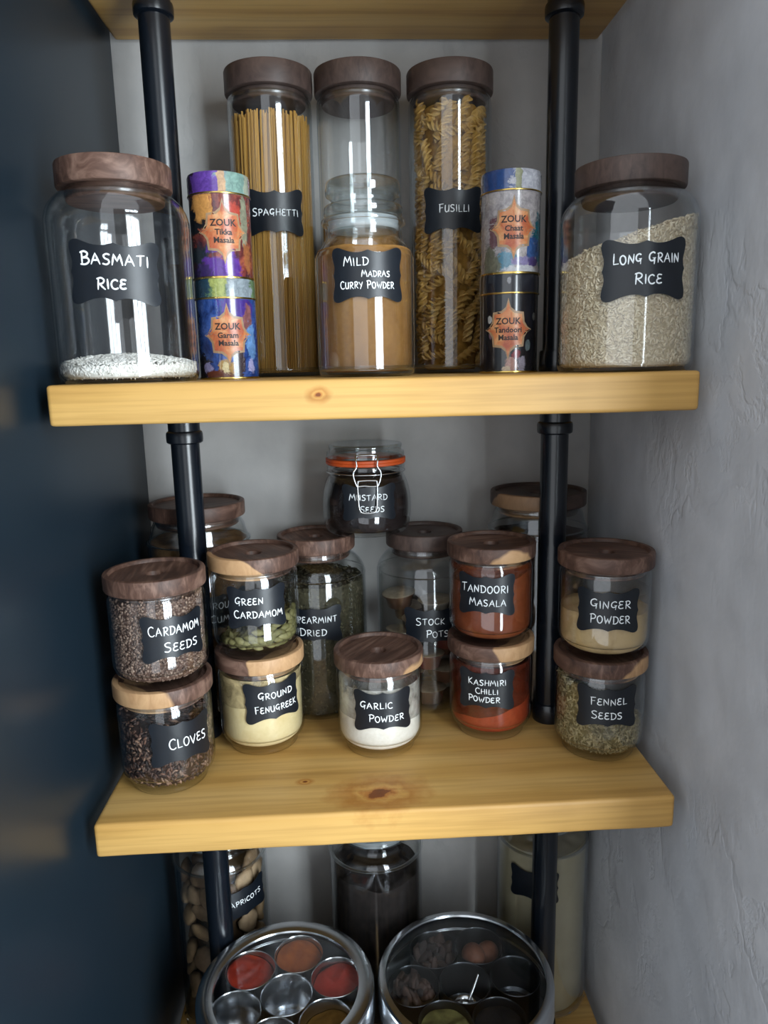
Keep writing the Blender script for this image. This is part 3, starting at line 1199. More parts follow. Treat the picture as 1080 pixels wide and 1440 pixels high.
# curry powder jar with a glass stopper
def stopper_jar(name, label, loc, R, HS, NR, lidR, lab, lines, seed, group, lw=(.074, .051), k=1.0, tilt=0.0):
    """HS: height where the shoulder starts; NR: neck radius; lidR: stopper radius"""
    t = thing(name, label, 'jar', loc, group)
    zn = HS + .014
    pts = [(0, 0.0015), (R * .7, 0.001), (R - .006, 0.0), (R - .0022, .0022), (R - .0004, .0065), (R, .012), (R, HS * .5), (R, HS - .010), (R - .0008, HS - .002),
           (R - .004, HS + .004), (NR + .004, HS + .010), (NR + .0008, zn), (NR, zn + .004 * k), (NR, zn + .010 * k), (NR + .0035, zn + .0125 * k), (NR + .0038, zn + .0155 * k), (NR + .0010, zn + .0175 * k), (NR - .001, zn + .018 * k)]
    link('glass_body', shell('glass_body', smooth_prof(pts, 4), .0026, .0045), GLASS, t)
    z1 = zn + .0185 * k
    lp = [(0, -.012), (NR - .008, -.012), (NR - .0055, -.010), (NR - .0052, -.001), (lidR - .002, 0), (lidR, .002), (lidR, .0065), (lidR - .002, .0088), (lidR - .0075, .010),
          (lidR - .0080, .0125), (lidR - .0060, .0150), (lidR - .0030, .0165), (lidR - .0020, .0190), (lidR - .0024, .0255), (lidR - .0050, .0285), (lidR - .012, .0295), (0, .0290)]
    lid = link('stopper', lathe('stopper', smooth_prof([(a, b * k) for a, b in lp], 3), 64, None), GLASS_THICK, t, (0, 0, z1))
    lid['label'] = 'clear glass stopper lid'
    sp = [(NR - .0050, -.0005), (NR - .0034, -.0015), (NR - .0031, -.004), (NR - .0040, -.0055), (NR - .0031, -.007), (NR - .0034, -.0095), (NR - .005, -.0105)]
    link('sealing_ring', lathe('sealing_ring', [(a, b * k) for a, b in sp], 64, None), FROST, lid)
    if lab:
        add_label(t, R, lab[0], lab[1], lw[0], lw[1], lines, seed=seed, pen=.00115, tilt=tilt)
    return t


CX, CY = -0.0085, 0.110
stopper_jar('curry_powder_jar', 'glass jar with glass stopper labelled mild madras curry powder', (CX, CY, 0), .0508, .122, .0390, .0400,
            (2.2, .0975), [('MILD', -.012, .0085, .0095, .026), ('MADRAS', .0075, -.0020, .0068, .030), ('CURRY POWDER', -.0008, -.0130, .0078, .058)], 12, 'jars with glass stoppers', k=1.2)
CURRY = mat_powder('curry_powder', '#77532a', '#8c6637', 200, 0.15, blot=0.2)
hf = wavy(.1255, .002, 0, 0, 3)
tag(link('curry_powder', fill_mesh('curry_powder', .0478, .005, hf, [(.043, .005), (.0466, .007), (.0478, .011)], dome=.001, rough=.001), CURRY, None, (CX, CY, 0)),
    'ochre brown curry powder filling the stoppered jar', 'curry powder', kind='stuff')

# ------------------------------------------------------------------ printed spice tins
def text_mesh(lines, f, dr):
    V, F = [], []
    for (txt, uc, wb, size) in lines:
        cu = bpy.data.curves.new('t', 'FONT')
        cu.body = txt
        cu.size = size
        cu.align_x = 'CENTER'
        cu.resolution_u = 2
        cu.offset = 0.00022
        ob = bpy.data.objects.new('t', cu)
        col.objects.link(ob)
        dg = bpy.context.evaluated_depsgraph_get()
        me = ob.evaluated_get(dg).to_mesh()
        b = len(V)
        for v in me.vertices:
            V.append(f(v.co.x + uc, v.co.y + wb, dr))
        for p in me.polygons:
            F.append([b + i for i in p.vertices])
        bpy.data.objects.remove(ob)
        bpy.data.curves.remove(cu)
    return mesh_from('lettering', V, F, False)


MED_EDGE = plain('medallion_border', '#94795c', rough=0.35, var=0.2, scale=200)
MED = NT('medallion_orange')
_f = MED.noise(MED.obj(), 70, 4, .6, .6)
MED.base(MED.ramp(_f, [(0.35, '#9c4a30'), (0.5, '#b56f44'), (0.65, '#bf9064')]))
MED.set(rough=.3, spec=.5)
MED = MED.m
INK = plain('dark_brown_ink', '#20120e', rough=0.5)
PALE_LID = plain('pale_tin_lid', '#b9b8bd', rough=.3, var=.15, scale=60)


def star_patch(name, f, s, dr, mat, parent):
    """eight-pointed ogee medallion"""
    out = []
    for k in range(8):
        a = PI / 2 + k * PI / 4
        R1 = s * (1.12 if k % 2 == 0 else 0.98) * (1.12 if k in (0, 4) else 1.0)
        a2 = a + PI / 8
        out += [(R1 * math.cos(a), R1 * math.sin(a)), (s * .90 * math.cos(a + .12), s * .90 * math.sin(a + .12)), (s * .80 * math.cos(a2), s * .80 * math.sin(a2)),
                (s * .90 * math.cos(a + PI / 4 - .12), s * .90 * math.sin(a + PI / 4 - .12))]
    V = [f(0, 0, dr)]
    F = []
    n = len(out)
    for k in range(1, 5):
        for (x, y) in out:
            V.append(f(x * k / 4, y * k / 4 * 1.06, dr))
    for i in range(n):
        j = (i + 1) % n
        F.append((0, 1 + i, 1 + j))
        for k in range(3):
            a = 1 + k * n
            F.append((a + i, a + n + i, a + n + j, a + j))
    return link(name, mesh_from(name, V, F, True), mat, parent)


def spice_tin(label, loc, ang, art, lid_mat, text, R=0.0310, H=0.1035, medz=.045):
    t = thing('spice_tin', label, 'tin', loc, 'printed round spice tins')
    p = [(0, .001), (R - .002, .001), (R, .0015), (R, .083), (0, .083)]
    body = link('body', lathe('body', p, 64, 40), art, t)
    link('gold_rim', lathe('gold_rim', [(R - .001, .0002), (R + .0006, 0.0), (R + .0009, .0010), (R + .0006, .0020), (R, .0022)], 64, 40), GOLD, t)
    lp = [(R + .0002, .0812), (R + .0009, .0812), (R + .0010, .0830), (R + .0006, .0842), (R + .0006, H - .004), (R - .0004, H - .0012), (R - .003, H - .0002), (R - .0045, H - .0008), (R - .005, H - .002), (0, H - .002)]
    lid = link('lid', lathe('lid', lp, 64, 40), lid_mat, t)
    link('gold_rim', lathe('gold_rim', [(R + .0009, .0813), (R + .0013, .0818), (R + .0013, .0826), (R + .0010, .0830)], 64, 40), GOLD, lid)
    f = bendf(R, R_(ang), medz)
    md = star_patch('medallion', f, .0242, .00015, MED_EDGE, body)
    star_patch('medallion', f, .0212, .00025, MED, body)
    tx = link('lettering', text_mesh([('ZOUK', 0, .0055, .0092), (text, 0, -.0030, .0078), ('Masala', 0, -.0108, .0078)], f, .0004), INK, body)
    tx['label'] = 'dark printed words'
    return t


TZ = 0.1018
art1 = mat_print('tin_art_sunset', [(0.35, '#3a2230'), (0.5, '#7a3a36'), (0.62, '#a85a40'), (0.75, '#5a3a3c')],
                 [(-50, .060, 38, .022, '#1d2126'), (-28, .070, 26, .014, '#d79a55'), (34, .062, 22, .014, '#b5483a'), (58, .055, 10, .03, '#8f8f78'), (-45, .022, 40, .010, '#26313a'),
                  (10, .004, 52, .024, '#5a2f8e'), (62, .020, 12, .018, '#a9683f'), (-40, .006, 25, .010, '#3a2760'), (16, .012, 5, .008, '#8d62c4')])
lid1 = mat_print('tin_lid_purple', [(0.3, '#4f2f7c'), (0.6, '#6b45a5')], [(50, .094, 38, .03, '#86a79c'), (72, .094, 12, .03, '#a9b09c'), (14, .094, 7, .03, '#c9a37c'), (-70, .094, 24, .03, '#3b2740')])
art2 = mat_print('tin_art_blue', [(0.35, '#1f2f66'), (0.5, '#2f4f95'), (0.65, '#4a68b0'), (0.75, '#3a3a78')],
                 [(30, .072, 40, .016, '#4a3588'), (52, .058, 12, .018, '#8a5a5a'), (60, .036, 16, .02, '#6f9bd0'), (-50, .014, 22, .014, '#2a2530'), (-40, .012, 14, .006, '#a7a2d0'), (5, .012, 16, .013, '#b08a4a'),
                  (2, .010, 7, .010, '#e2cf9a'), (30, .018, 14, .020, '#3a2a30'), (55, .012, 12, .010, '#b7b4e0'), (-12, .003, 30, .006, '#6b3a2a')])
lid2 = mat_print('tin_lid_green', [(0.3, '#3d5a48'), (0.6, '#6f8a60')], [(-50, .094, 34, .03, '#2a4658'), (40, .094, 30, .03, '#8f9aa0'), (-5, .094, 14, .03, '#a3ab60')])
art3 = mat_print('tin_art_white', [(0.35, '#8c8486'), (0.5, '#a9a2a2'), (0.65, '#b8b0ac')],
                 [(60, .030, 26, .030, '#1f6a78'), (40, .024, 26, .012, '#3a5a8e'), (-20, .014, 26, .010, '#54849a'), (-55, .012, 22, .02, '#6a6a5a'), (10, .012, 18, .006, '#8a80a8'), (20, .004, 40, .005, '#c8c8cc'), (40, .012, 18, .006, '#54457a'), (-45, .040, 18, .015, '#6b4a50')])
lid3 = mat_print('tin_lid_blue', [(0.3, '#9fa0a8'), (0.6, '#c4c4ca')], [(-48, .094, 44, .04, '#2c4a80'), (2, .094, 6, .03, '#8e9070')])
art4 = mat_print('tin_art_black', [(0.35, '#16171c'), (0.6, '#1f2026'), (0.8, '#2b2b33')],
                 [(5, .020, 12, .006, '#8a2430'), (-4, .008, 14, .008, '#b4887c'), (14, .010, 10, .009, '#9a94a2'), (-16, .003, 8, .004, '#c9b090'), (-52, .056, 5, .004, '#b8b8b4'), (-50, .040, 6, .006, '#7a6270'), (46, .058, 6, .004, '#5a5a58'), (30, .028, 8, .005, '#5d6a6c'), (62, .012, 5, .003, '#77777a')])
lid4 = mat_print('tin_lid_black', [(0.3, '#17181e'), (0.7, '#262830')], [(-12, .094, 4, .004, '#8d8d90')])
T1 = (-0.1565, 0.138)
T2 = (0.149, 0.138)
spice_tin('blue and purple printed spice tin standing on the shelf, garam masala', (T1[0] + .0005, T1[1], 0.0004), 9, art2, lid2, 'Garam')
spice_tin('orange and purple printed spice tin stacked on the blue garam masala tin', (T1[0], T1[1], TZ), 13, art1, lid1, 'Tikka')
spice_tin('black printed spice tin with orange medallion standing on the shelf', (T2[0] - .001, T2[1], 0.0004), -13, art4, lid4, 'Tandoori')
spice_tin('white and teal printed spice tin stacked on the black tin', (T2[0], T2[1], TZ), -6, art3, lid3, 'Chaat')

# ================================================================== middle shelf: small stacked jars
PITCH = 0.1187


def contents(name, label, cat, jloc, mesh, mats):
    o = link(name, mesh, mats, None, jloc)
    return tag(o, label, cat, kind='stuff')


J1 = (-0.2420, 0.0890)
J2 = (-0.1450, 0.163)
J3 = (-0.0025, 0.143)
J4 = (0.1375, 0.1725)
J5 = (0.2545, 0.1125)
P5 = lambda a, b: [a, b]
small_jar('small spice jar labelled cloves under the cardamom seeds jar', (J1[0], J1[1], zC), (33, .0635), [('CLOVES', .006, -.006, .0130, .046)], 21, sap=(-35, 0.03, -0.3))
small_jar('small spice jar labelled cardamom seeds stacked on the cloves jar', (J1[0] + .0005, J1[1], zC + PITCH), (33, .061), [('CARDAMOM', .001, .0035, .0115, .060), ('SEEDS', .006, -.0145, .0110, .040)], 22)
small_jar('small spice jar labelled ground fenugreek under the green cardamom jar', (J2[0], J2[1], zC), (23, .0715), [('GROUND', .003, .0040, .0095, .046), ('FENUGREEK', .003, -.0125, .0095, .056)], 23, tilt=3, sap=(52, 0.030, 0.3))
small_jar('small spice jar labelled green cardamom stacked on the ground fenugreek jar', (J2[0] - .001, J2[1], zC + PITCH), (9, .067), [('GREEN', -.009, .0035, .0098, .034), ('CARDAMOM', .0015, -.0120, .0098, .060)], 24, sap=(-50, 0.02, -1.2))
small_jar('single small spice jar labelled garlic powder standing in front', (J3[0], J3[1], zC), (2.2, .0645), [('GARLIC', -.008, .0030, .0095, .040), ('POWDER', .004, -.0130, .0095, .044)], 25, sap=(60, 0.047, -0.3))
small_jar('small spice jar labelled kashmiri chilli powder under the tandoori masala jar', (J4[0], J4[1], zC), (-17, .0695), [('KASHMIRI', .001, .0060, .0088, .054), ('CHILLI', .001, -.0045, .0080, .034), ('POWDER', -.0025, -.0150, .0085, .048)], 26, sap=(52, 0.030, 0.3))
small_jar('small spice jar labelled tandoori masala stacked on the kashmiri chilli jar', (J4[0], J4[1], zC + PITCH), (-18, .068), [('TANDOORI', -.002, .0030, .0110, .060), ('MASALA', .002, -.0130, .0100, .046)], 27, sap=(20, 0.047, -0.6))
small_jar('small spice jar labelled fennel seeds under the ginger powder jar', (J5[0], J5[1], zC), (-8, .0715), [('FENNEL', .001, .0030, .0100, .046), ('SEEDS', -.001, -.0135, .0100, .036)], 28, sap=(40, 0.044, -0.5))
small_jar('small spice jar labelled ginger powder stacked on the fennel seeds jar', (J5[0] + .002, J5[1], zC + PITCH), (-14, .064), [('GINGER', .002, .0035, .0110, .048), ('POWDER', .002, -.0135, .0110, .046)], 29, sap=(15, 0.05, -0.7))

# cloves
CLV = mat_powder('clove_core', '#1c1310', '#3a2820', 300, 0.6)
CLVG = mat_grain('clove_buds', ['#2a1c17', '#49342b', '#6a4b3c', '#3a2822', '#1c1412', '#9a7a66'], 0.6)
hf = wavy(.078, .012, -.004, 90, 4)
contents('cloves', 'dark brown dried cloves in the lower small jar', 'cloves', (J1[0], J1[1], zC),
         join_meshes('cloves', fill_mesh('c', .0468, .004, hf, SMALL_FOOT, rough=.004, seed=5), grains('g', 1500, 350, SMALL_R, .011, hf, .0085, .0030, 7, foot=(.0215, .0405)), [CLV, CLVG]), None)
# cardamom seeds
CDS = mat_powder('cardamom_seed_core', '#3d2c25', '#6a5146', 350, 0.6)
CDSG = mat_grain('cardamom_seed_grains', ['#5a453b', '#7d6455', '#4a372f', '#927a6a', '#6b5347', '#a58d7c'], 0.4, 0.5)
hf = wavy(.100, .002, .0, 90, 4)
contents('cardamom_seeds', 'small brown cardamom seeds filling the upper jar', 'seeds', (J1[0] + .0005, J1[1], zC + PITCH),
         join_meshes('cardamom_seeds', fill_mesh('c', .0462, .004, wavy(.097, .001), SMALL_FOOT[:4] + [(.0460, .0218)], seed=6), grains('g', 5200, 300, SMALL_R - .0008, .011, wavy(.098, .001), .0042, .0028, 8, foot=(.0215, .0405)), [CDS, CDSG]), None)
# ground fenugreek
FEN = mat_powder('ground_fenugreek', '#d2bd8c', '#e0cfa2', 260, 0.15, blot=0.22)
FENR = mat_residue('fenugreek_dust', '#cdb88a', 0.97)
hf = wavy(.074, .010, .014, 120, 7, 1.3)
contents('ground_fenugreek', 'pale yellow ground fenugreek in the lower jar', 'spice powder', (J2[0], J2[1], zC),
         fill_mesh('ground_fenugreek', SMALL_R, .004, hf, SMALL_FOOT, rough=.004, dome=.002, seed=7, res_to=.097), [FEN, FENR])
# garlic powder
GAR = mat_powder('garlic_powder', '#e2dcd0', '#f0ebe2', 260, 0.15)
GARR = mat_residue('garlic_dust', '#cfcac0', 0.8)
contents('garlic_powder', 'white garlic powder half filling its jar', 'spice powder', (J3[0], J3[1], zC),
         fill_mesh('garlic_powder', SMALL_R, .004, wavy(.046, .004, -.004, 90, 3), SMALL_FOOT, rough=.003, dome=.004, seed=9, res_to=.088), [GAR, GARR])
# kashmiri chilli
KAS = mat_powder('kashmiri_chilli', '#93381e', '#aa4626', 220, 0.12)
KASR = mat_residue('chilli_dust', '#6e2d1c', 0.75)
contents('chilli_powder', 'bright red kashmiri chilli powder low in its jar', 'spice powder', (J4[0], J4[1], zC),
         fill_mesh('chilli_powder', SMALL_R, .004, wavy(.040, .003, .012, 100, 2), SMALL_FOOT, rough=.003, seed=10, res_to=.096), [KAS, KASR])
# tandoori masala
TAN = mat_powder('tandoori_masala', '#6e3419', '#824224', 220, 0.12, blot=.2)
TANR = mat_residue('tandoori_dust', '#74381c', 0.8)
contents('tandoori_masala', 'rust orange tandoori masala powder nearly filling its jar', 'spice powder', (J4[0], J4[1], zC + PITCH),
         fill_mesh('tandoori_masala', SMALL_R, .004, wavy(.083, .004, .006, 90, 6), SMALL_FOOT, rough=.003, seed=11, res_to=.100), [TAN, TANR])
# ginger
GIN = mat_powder('ginger_powder', '#ae9163', '#c6aa7c', 200, 0.15, contrast=(.3, .55), blot=.22)
GINR = mat_residue('ginger_dust', '#a88c60', 0.30)
contents('ginger_powder', 'tan ginger powder half filling its jar', 'spice powder', (J5[0] + .002, J5[1], zC + PITCH),
         fill_mesh('ginger_powder', SMALL_R, .004, wavy(.056, .003, 0, 0, 5), SMALL_FOOT, rough=.003, dome=.002, seed=12, res_to=.078), [GIN, GINR])
# fennel
FNS = mat_powder('fennel_core', '#4f4831', '#7d7250', 300, 0.6)
FNSG = mat_grain('fennel_grains', ['#7a6f4c', '#9c8f6a', '#625939', '#b0a480', '#887c57'], 0.6)
hf = wavy(.066, .004, -.028, 100, 4)
contents('fennel_seeds', 'greenish fennel seeds heaped higher on one side of jar', 'seeds', (J5[0], J5[1], zC),
         join_meshes('fennel_seeds', fill_mesh('c', .0465, .004, hf, SMALL_FOOT[:4] + [(.046, .0218)], rough=.003, seed=13), grains('g', 2600, 700, SMALL_R - .0005, .011, hf, .0075, .0023, 9, foot=(.0215, .0405)), [FNS, FNSG]), None)


# green cardamom pods
def pod_mesh():
    V, F = [], []
    prof = [(0, -1), (.30, -.86), (.72, -.5), (.98, 0), (.86, .45), (.46, .82), (.16, .97), (0, 1.06)]
    seg = 9
    for (r, z) in prof:
        for k in range(seg):
            a = 2 * PI * k / seg
            rr = r * (1 + .10 * math.cos(3 * a))
            V.append((rr * .0042 * math.cos(a), rr * .0042 * math.sin(a), z * .0078))
    for i in range(len(prof) - 1):
        for k in range(seg):
            k2 = (k + 1) % seg
            F.append((i * seg + k, i * seg + k2, (i + 1) * seg + k2, (i + 1) * seg + k))
    return mesh_from('cardamom_pod', V, F, True)


PM = pod_mesh()
PM.materials.append(mat_instance('green_cardamom', ['#5f5c38', '#767248', '#858054', '#69663c', '#928d62'], 0.65, 0.3, 400))
rng = random.Random(8)
placed = []
gl = Vector((J2[0] - .001, J2[1], zC + PITCH))
lvl = wavy(.032, .004, .017, 85, 2)
for k in range(9000):
    if len(placed) >= 150:
        break
    a = rng.uniform(-PI, PI)
    q = rng.choice((1.0, 1.0, 1.0, math.sqrt(rng.random())))
    hm = .032
    top = hm + (lvl(a) - hm) * q
    z = rng.uniform(.0155, max(.0175, top))
    if q < 1.0:
        z = top - rng.random() * .004
    rmax = .0438 if z > .024 else .0375 + (z - .0155) * .74
    p = Vector((rmax * q * math.sin(a), -rmax * q * math.cos(a), z))
    if any((p - s).length < .0068 for s in placed):
        continue
    placed.append(p)
    o = link('cardamom_pod', PM, None, None, gl + p)
    o.rotation_mode = 'QUATERNION'
    inc = rng.uniform(-35, 35)
    tdir = Vector((math.cos(a), math.sin(a), 0)) * math.cos(R_(inc)) + Vector((0, 0, 1)) * math.sin(R_(inc))
    if q < 1.0:
        tdir = Vector((rng.uniform(-1, 1), rng.uniform(-1, 1), rng.uniform(-.3, .3))).normalized()
    o.rotation_quaternion = tdir.to_track_quat('Z', 'X')
    tag(o, 'green cardamom pod lying in the green cardamom jar', 'cardamom pod', 'green cardamom pods in the small jar')

# ------------------------------------------------------------------ middle shelf: jars behind
BIG = 'large glass jars with wooden lids behind the small spice jars'
K1 = (-0.0765, 0.2665)
K2 = (0.0665, 0.2690)
K3 = (-0.2285, 0.2680)
K4 = (0.2185, 0.2680)
jar('storage_jar', 'glass jar labelled spearmint dried behind the green cardamom jar', (K1[0], K1[1], zC), prof_wide(.0638, .2145, .0465), (.2155, .0508, .020, .0435), BIG,
    (-5, .131), [('SPEARMINT', .002, .002, .0105, .062), ('DRIED', .000, -.0150, .0105, .038)], 31, .0638, (.076, .048), pen=.0012)
jar('storage_jar', 'glass jar labelled stock pots behind the garlic powder jar', (K2[0], K2[1], zC), prof_wide(.0638, .2145, .0465), (.2155, .0508, .020, .0435), BIG,
    (3, .122), [('STOCK', -.003, .002, .0105, .040), ('POTS', .006, -.0150, .0105, .032)], 32, .0638, (.074, .050), mat=WALNUT_DK, pen=.0012)
jar('storage_jar', 'large glass jar of brown spice behind the pipe by navy panel', (K3[0], K3[1], zC), prof_wide(.0650, .262, .0555), (.263, .0610, .019, .0525), BIG,
    (33, .150), [('GROUND', .000, .004, .0105, .052), ('CUMIN', .000, -.0135, .0105, .044)], 33, .0650, (.076, .050), pen=.0012)
jar('storage_jar', 'large glass jar behind the pipe beside the plaster wall', (K4[0], K4[1], zC), prof_wide(.0650, .264, .0555), (.265, .0625, .019, .0525), BIG, None, None, 34, .0650, mat=WALNUT_DK, sap=(-35, .035, -1.0))
MINT = mat_powder('dried_mint_core', '#2f2e22', '#4a4636', 240, 0.8)
MINTG = mat_grain('dried_mint_flakes', ['#3a382a', '#524e3b', '#615c48', '#2f2e24', '#464333'], 0.8, 0.2)
hf = wavy(.176, .003, 0, 0, 1)
tag(link('dried_spearmint', join_meshes('dried_spearmint', fill_mesh('c', .0598, .005, hf, [(.055, .005), (.0598, .012)], rough=.003), grains('g', 4200, 500, .0610, .007, hf, .0042, .0032, 15, flat=.35), [MINT, MINTG]), None, None, (K1[0], K1[1], zC)),
    'crumbled dark green dried spearmint filling its jar', 'dried herb', kind='stuff')
CUM = mat_powder('brown_spice', '#6a4f33', '#8c6c4a', 200, 0.2)
tag(link('brown_spice', fill_mesh('brown_spice', .0615, .005, wavy(.232, .003, 0, 0, 2), [(.056, .005), (.0615, .012)], rough=.003), CUM, None, (K3[0], K3[1], zC)),
    'brown ground spice in the large jar by navy panel', 'spice powder', kind='stuff')
DKC = mat_powder('dark_dry_food', '#2a211c', '#4a3a30', 120, 0.6)
tag(link('dark_dry_food', fill_mesh('dark_dry_food', .0615, .005, wavy(.226, .004, 0, 0, 6), [(.056, .005), (.0615, .012)], rough=.005), DKC, None, (K4[0], K4[1], zC)),
    'dark dry food in the large jar beside plaster wall', 'dry food', kind='stuff')

# stock pots: little foil-lidded tubs
tub = lathe('tub', [(0, 0), (.0150, 0), (.0160, .001), (.0195, .0170), (.0225, .0176), (.0225, .0190), (0, .0190)], 28, 35)
TUBM = [plain('brown_tub', '#5a4030', .4, var=.1), plain('clear_tub', '#8a8378', .35, var=.1), plain('red_tub', '#5b2620', .4, var=.1)]
foil = lathe('foil_lid', [(0, .0006), (.0222, .0006), (.0228, .0002), (.0228, 0), (0, 0)], 28, 35)
foil.materials.append(plain('foil_lid_print', '#b9aa92', .35, metal=.4, var=.3, scale=120))
rng = random.Random(4)
k = 0
for lay in range(6):
    n = 3 if lay < 5 else 2
    for i in range(n):
        a = 2 * PI * i / 3 + lay * .9 + rng.random() * .3
        rr = .0335
        tt = thing('stock_pot', ('brown plastic stock pot tub with foil lid in the stock pots jar', 'pale plastic stock pot tub with foil lid in the stock pots jar', 'dark red plastic stock pot tub with foil lid in the stock pots jar')[k % 3],
                   'stock pot', (K2[0] + rr * math.sin(a), K2[1] - rr * math.cos(a), zC + .0065 + lay * .0245), ('brown stock pot tubs', 'pale stock pot tubs', 'dark red stock pot tubs')[k % 3])
        tt.rotation_euler = (rng.uniform(-.10, .10), rng.uniform(-.10, .10), 0)
        tm = tub.copy()
        b = link('tub', tm, TUBM[k % 3], tt)
        link('foil_lid', foil, None, tt, (0, 0, .0191))
        k += 1

# mustard seeds: clip-top jar resting on two lids
QX, QY, QZ = -0.0085, 0.2660, zC + .2365
t = thing('clip_top_jar', 'clip-top glass jar labelled mustard seeds with orange rubber seal', 'jar', (QX, QY, QZ))
pts = [(0, .0015), (.034, .001), (.044, 0), (.0505, .002), (.0548, .009), (.0572, .022), (.0578, .036), (.0565, .052), (.0530, .066), (.0490, .0745), (.0470, .0785), (.0475, .0805), (.0500, .082), (.0502, .0875), (.0488, .0890), (.0470, .0895)]
link('glass_body', shell('glass_body', smooth_prof(pts, 4), .003, .005), GLASS, t)
link('rubber_seal', lathe('rubber_seal', [(.0455, .0896), (.0505, .0896), (.0514, .0904), (.0514, .0930), (.0508, .0936), (.0514, .0942), (.0514, .0966), (.0505, .0974), (.0455, .0974)], 64, 40, closed=True), RUBBER, t)
lp = [(a, b + .0027) for a, b in [(0, .0985), (.040, .0985), (.0445, .0950), (.0492, .0948), (.0500, .0960), (.0500, .1010), (.0488, .1022), (.0470, .1026), (.0466, .1062), (.0474, .1095), (.0465, .1115), (.0440, .1122), (.030, .1108), (0, .1105)]]
lid = link('glass_lid', lathe('glass_lid', smooth_prof(lp, 3), 64, None), GLASS_THICK, t)
# wire clasp in front
yf = -.0520
cl = [(-.0125, yf + .002, .1040), (-.0135, yf - .003, .1000), (-.0125, yf - .0045, .0920), (-.0165, yf - .005, .0850), (-.0165, yf - .006, .0780), (-.0135, yf - .0068, .0690), (-.0125, yf - .0066, .0672)]
link('clasp_wire', tube_mesh('clasp_wire', cl + [(0.0, yf + .002, .1040)][:0], .0011), WIRE, t)
link('clasp_wire', tube_mesh('clasp_wire', [(-x, y, z) for x, y, z in cl], .0011), WIRE, t)
link('clasp_wire', tube_mesh('clasp_wire', [(-.0125, yf + .002, .1040), (-.006, yf, .1048), (.006, yf, .1048), (.0125, yf + .002, .1040)], .0011), WIRE, t)
lv = [(-.0115, yf - .0068, .0740), (-.0120, yf - .0072, .0660), (-.0115, yf - .0085, .0520), (-.0105, yf - .0100, .0400), (-.0060, yf - .0105, .0352), (.0060, yf - .0105, .0352), (.0105, yf - .0100, .0400), (.0115, yf - .0085, .0520), (.0120, yf - .0072, .0660), (.0115, yf - .0068, .0740)]
link('lever_wire', tube_mesh('lever_wire', lv, .0011), WIRE, t)
link('lever_wire', tube_mesh('lever_wire', [(-.0125, yf - .0060, .0672), (-.004, yf - .0060, .0680), (.004, yf - .0060, .0672), (.0125, yf - .0060, .0672)], .0011), WIRE, t)
link('lever_wire', tube_mesh('lever_wire', [(-.0115, yf - .0055, .0740), (0, yf - .0050, .0745), (.0115, yf - .0055, .0740)], .0011), WIRE, t)
link('neck_wire', tube_mesh('neck_wire', [((.0492 + .0012) * math.sin(2 * PI * i / 40), -(.0492 + .0012) * math.cos(2 * PI * i / 40), .0798) for i in range(40)], .0009, 8, True, 0), WIRE, t)
add_label(t, .0579, 2, .0470, .070, .046, [('MUSTARD', -.0015, .0030, .0090, .052), ('SEEDS', .003, -.0120, .0090, .036)], seed=35, pen=.0011)
MUS = mat_powder('mustard_core', '#15100f', '#2b2222', 500, 0.6)
MUSG = mat_grain('mustard_grains', ['#1d1615', '#332725', '#271d1c', '#45332f', '#1a1413'], 0.45)
hf = wavy(.066, .002)
prof_m = [(.045, .0056), (.0505, .0100), (.0530, .022), (.0537, .036), (.0524, .051), (.0492, .0645)]
tag(link('mustard_seeds', fill_mesh('mustard_seeds', .0470, .005, wavy(.0735, .001), prof_m, rough=.002), MUS, None, (QX, QY, QZ)), 'tiny dark brown mustard seeds in the clip-top jar', 'seeds', kind='stuff')

# ================================================================== lowest shelf
STOP = 'jars with glass stoppers'
N1 = (-0.2300, 0.2660)
N2 = (-0.0090, 0.2680)
N3 = (0.2340, 0.2660)
stopper_jar('stopper_jar', 'stoppered glass jar of beige dried fruit behind the steel spice box', (N1[0], N1[1], zD), .0645, .262, .0520, .0530, (38, .212), [('APRICOTS', .002, -.002, .0092, .054)], 41, STOP, (.074, .048), tilt=4)
stopper_jar('stopper_jar', 'stoppered glass jar of dark dry food standing between the two steel boxes', (N2[0], N2[1], zD), .0660, .255, .0520, .0530, None, None, 42, STOP)
stopper_jar('stopper_jar', 'stoppered glass jar of cream flour behind the pipe by plaster wall', (N3[0], N3[1], zD), .0650, .262, .0520, .0530, (-25, .216), [], 43, STOP, (.070, .048))
tag(link('dark_dried_food', fill_mesh('dark_dried_food', .0622, .005, wavy(.222, .008, -.003, 90, 3), [(.057, .005), (.0622, .012)], rough=.008, seed=21), mat_powder('dark_dried_food', '#1d1a1a', '#3a3432', 60, 0.6), None, (N2[0], N2[1], zD)),
    'dark dry food filling the middle stoppered jar', 'dry food', kind='stuff')
FLR = mat_powder('cream_flour', '#9d957c', '#b3ab92', 40, 0.3, contrast=(.3, .6), blot=.25)
tag(link('cream_flour', fill_mesh('cream_flour', .0612, .005, wavy(.262, .004, 0, 90, 3), [(.057, .005), (.0612, .012)], rough=.004, seed=22), FLR, None, (N3[0], N3[1], zD)),
    'pale cream flour packed in the stoppered jar', 'flour', kind='stuff')


def lump_mesh(name, seed, sx, sy, sz, amp=.25, sub=3, dent=0.0):
    bm = bmesh.new()
    bmesh.ops.create_icosphere(bm, subdivisions=sub, radius=1)
    o = Vector((seed * 1.3, seed * 2.1, seed * .7))
    for v in bm.verts:
        d = 1 + amp * mnoise.noise(v.co * 1.4 + o) + amp * .4 * mnoise.noise(v.co * 3.3 + o)
        if dent:
            d -= dent * max(0, v.co.z) ** 3
        v.co = Vector((v.co.x * sx * d, v.co.y * sy * d, v.co.z * sz * d))
    m = bpy.data.meshes.new(name)
    bm.to_mesh(m)
    bm.free()
    m.polygons.foreach_set('use_smooth', [True] * len(m.polygons))
    return m


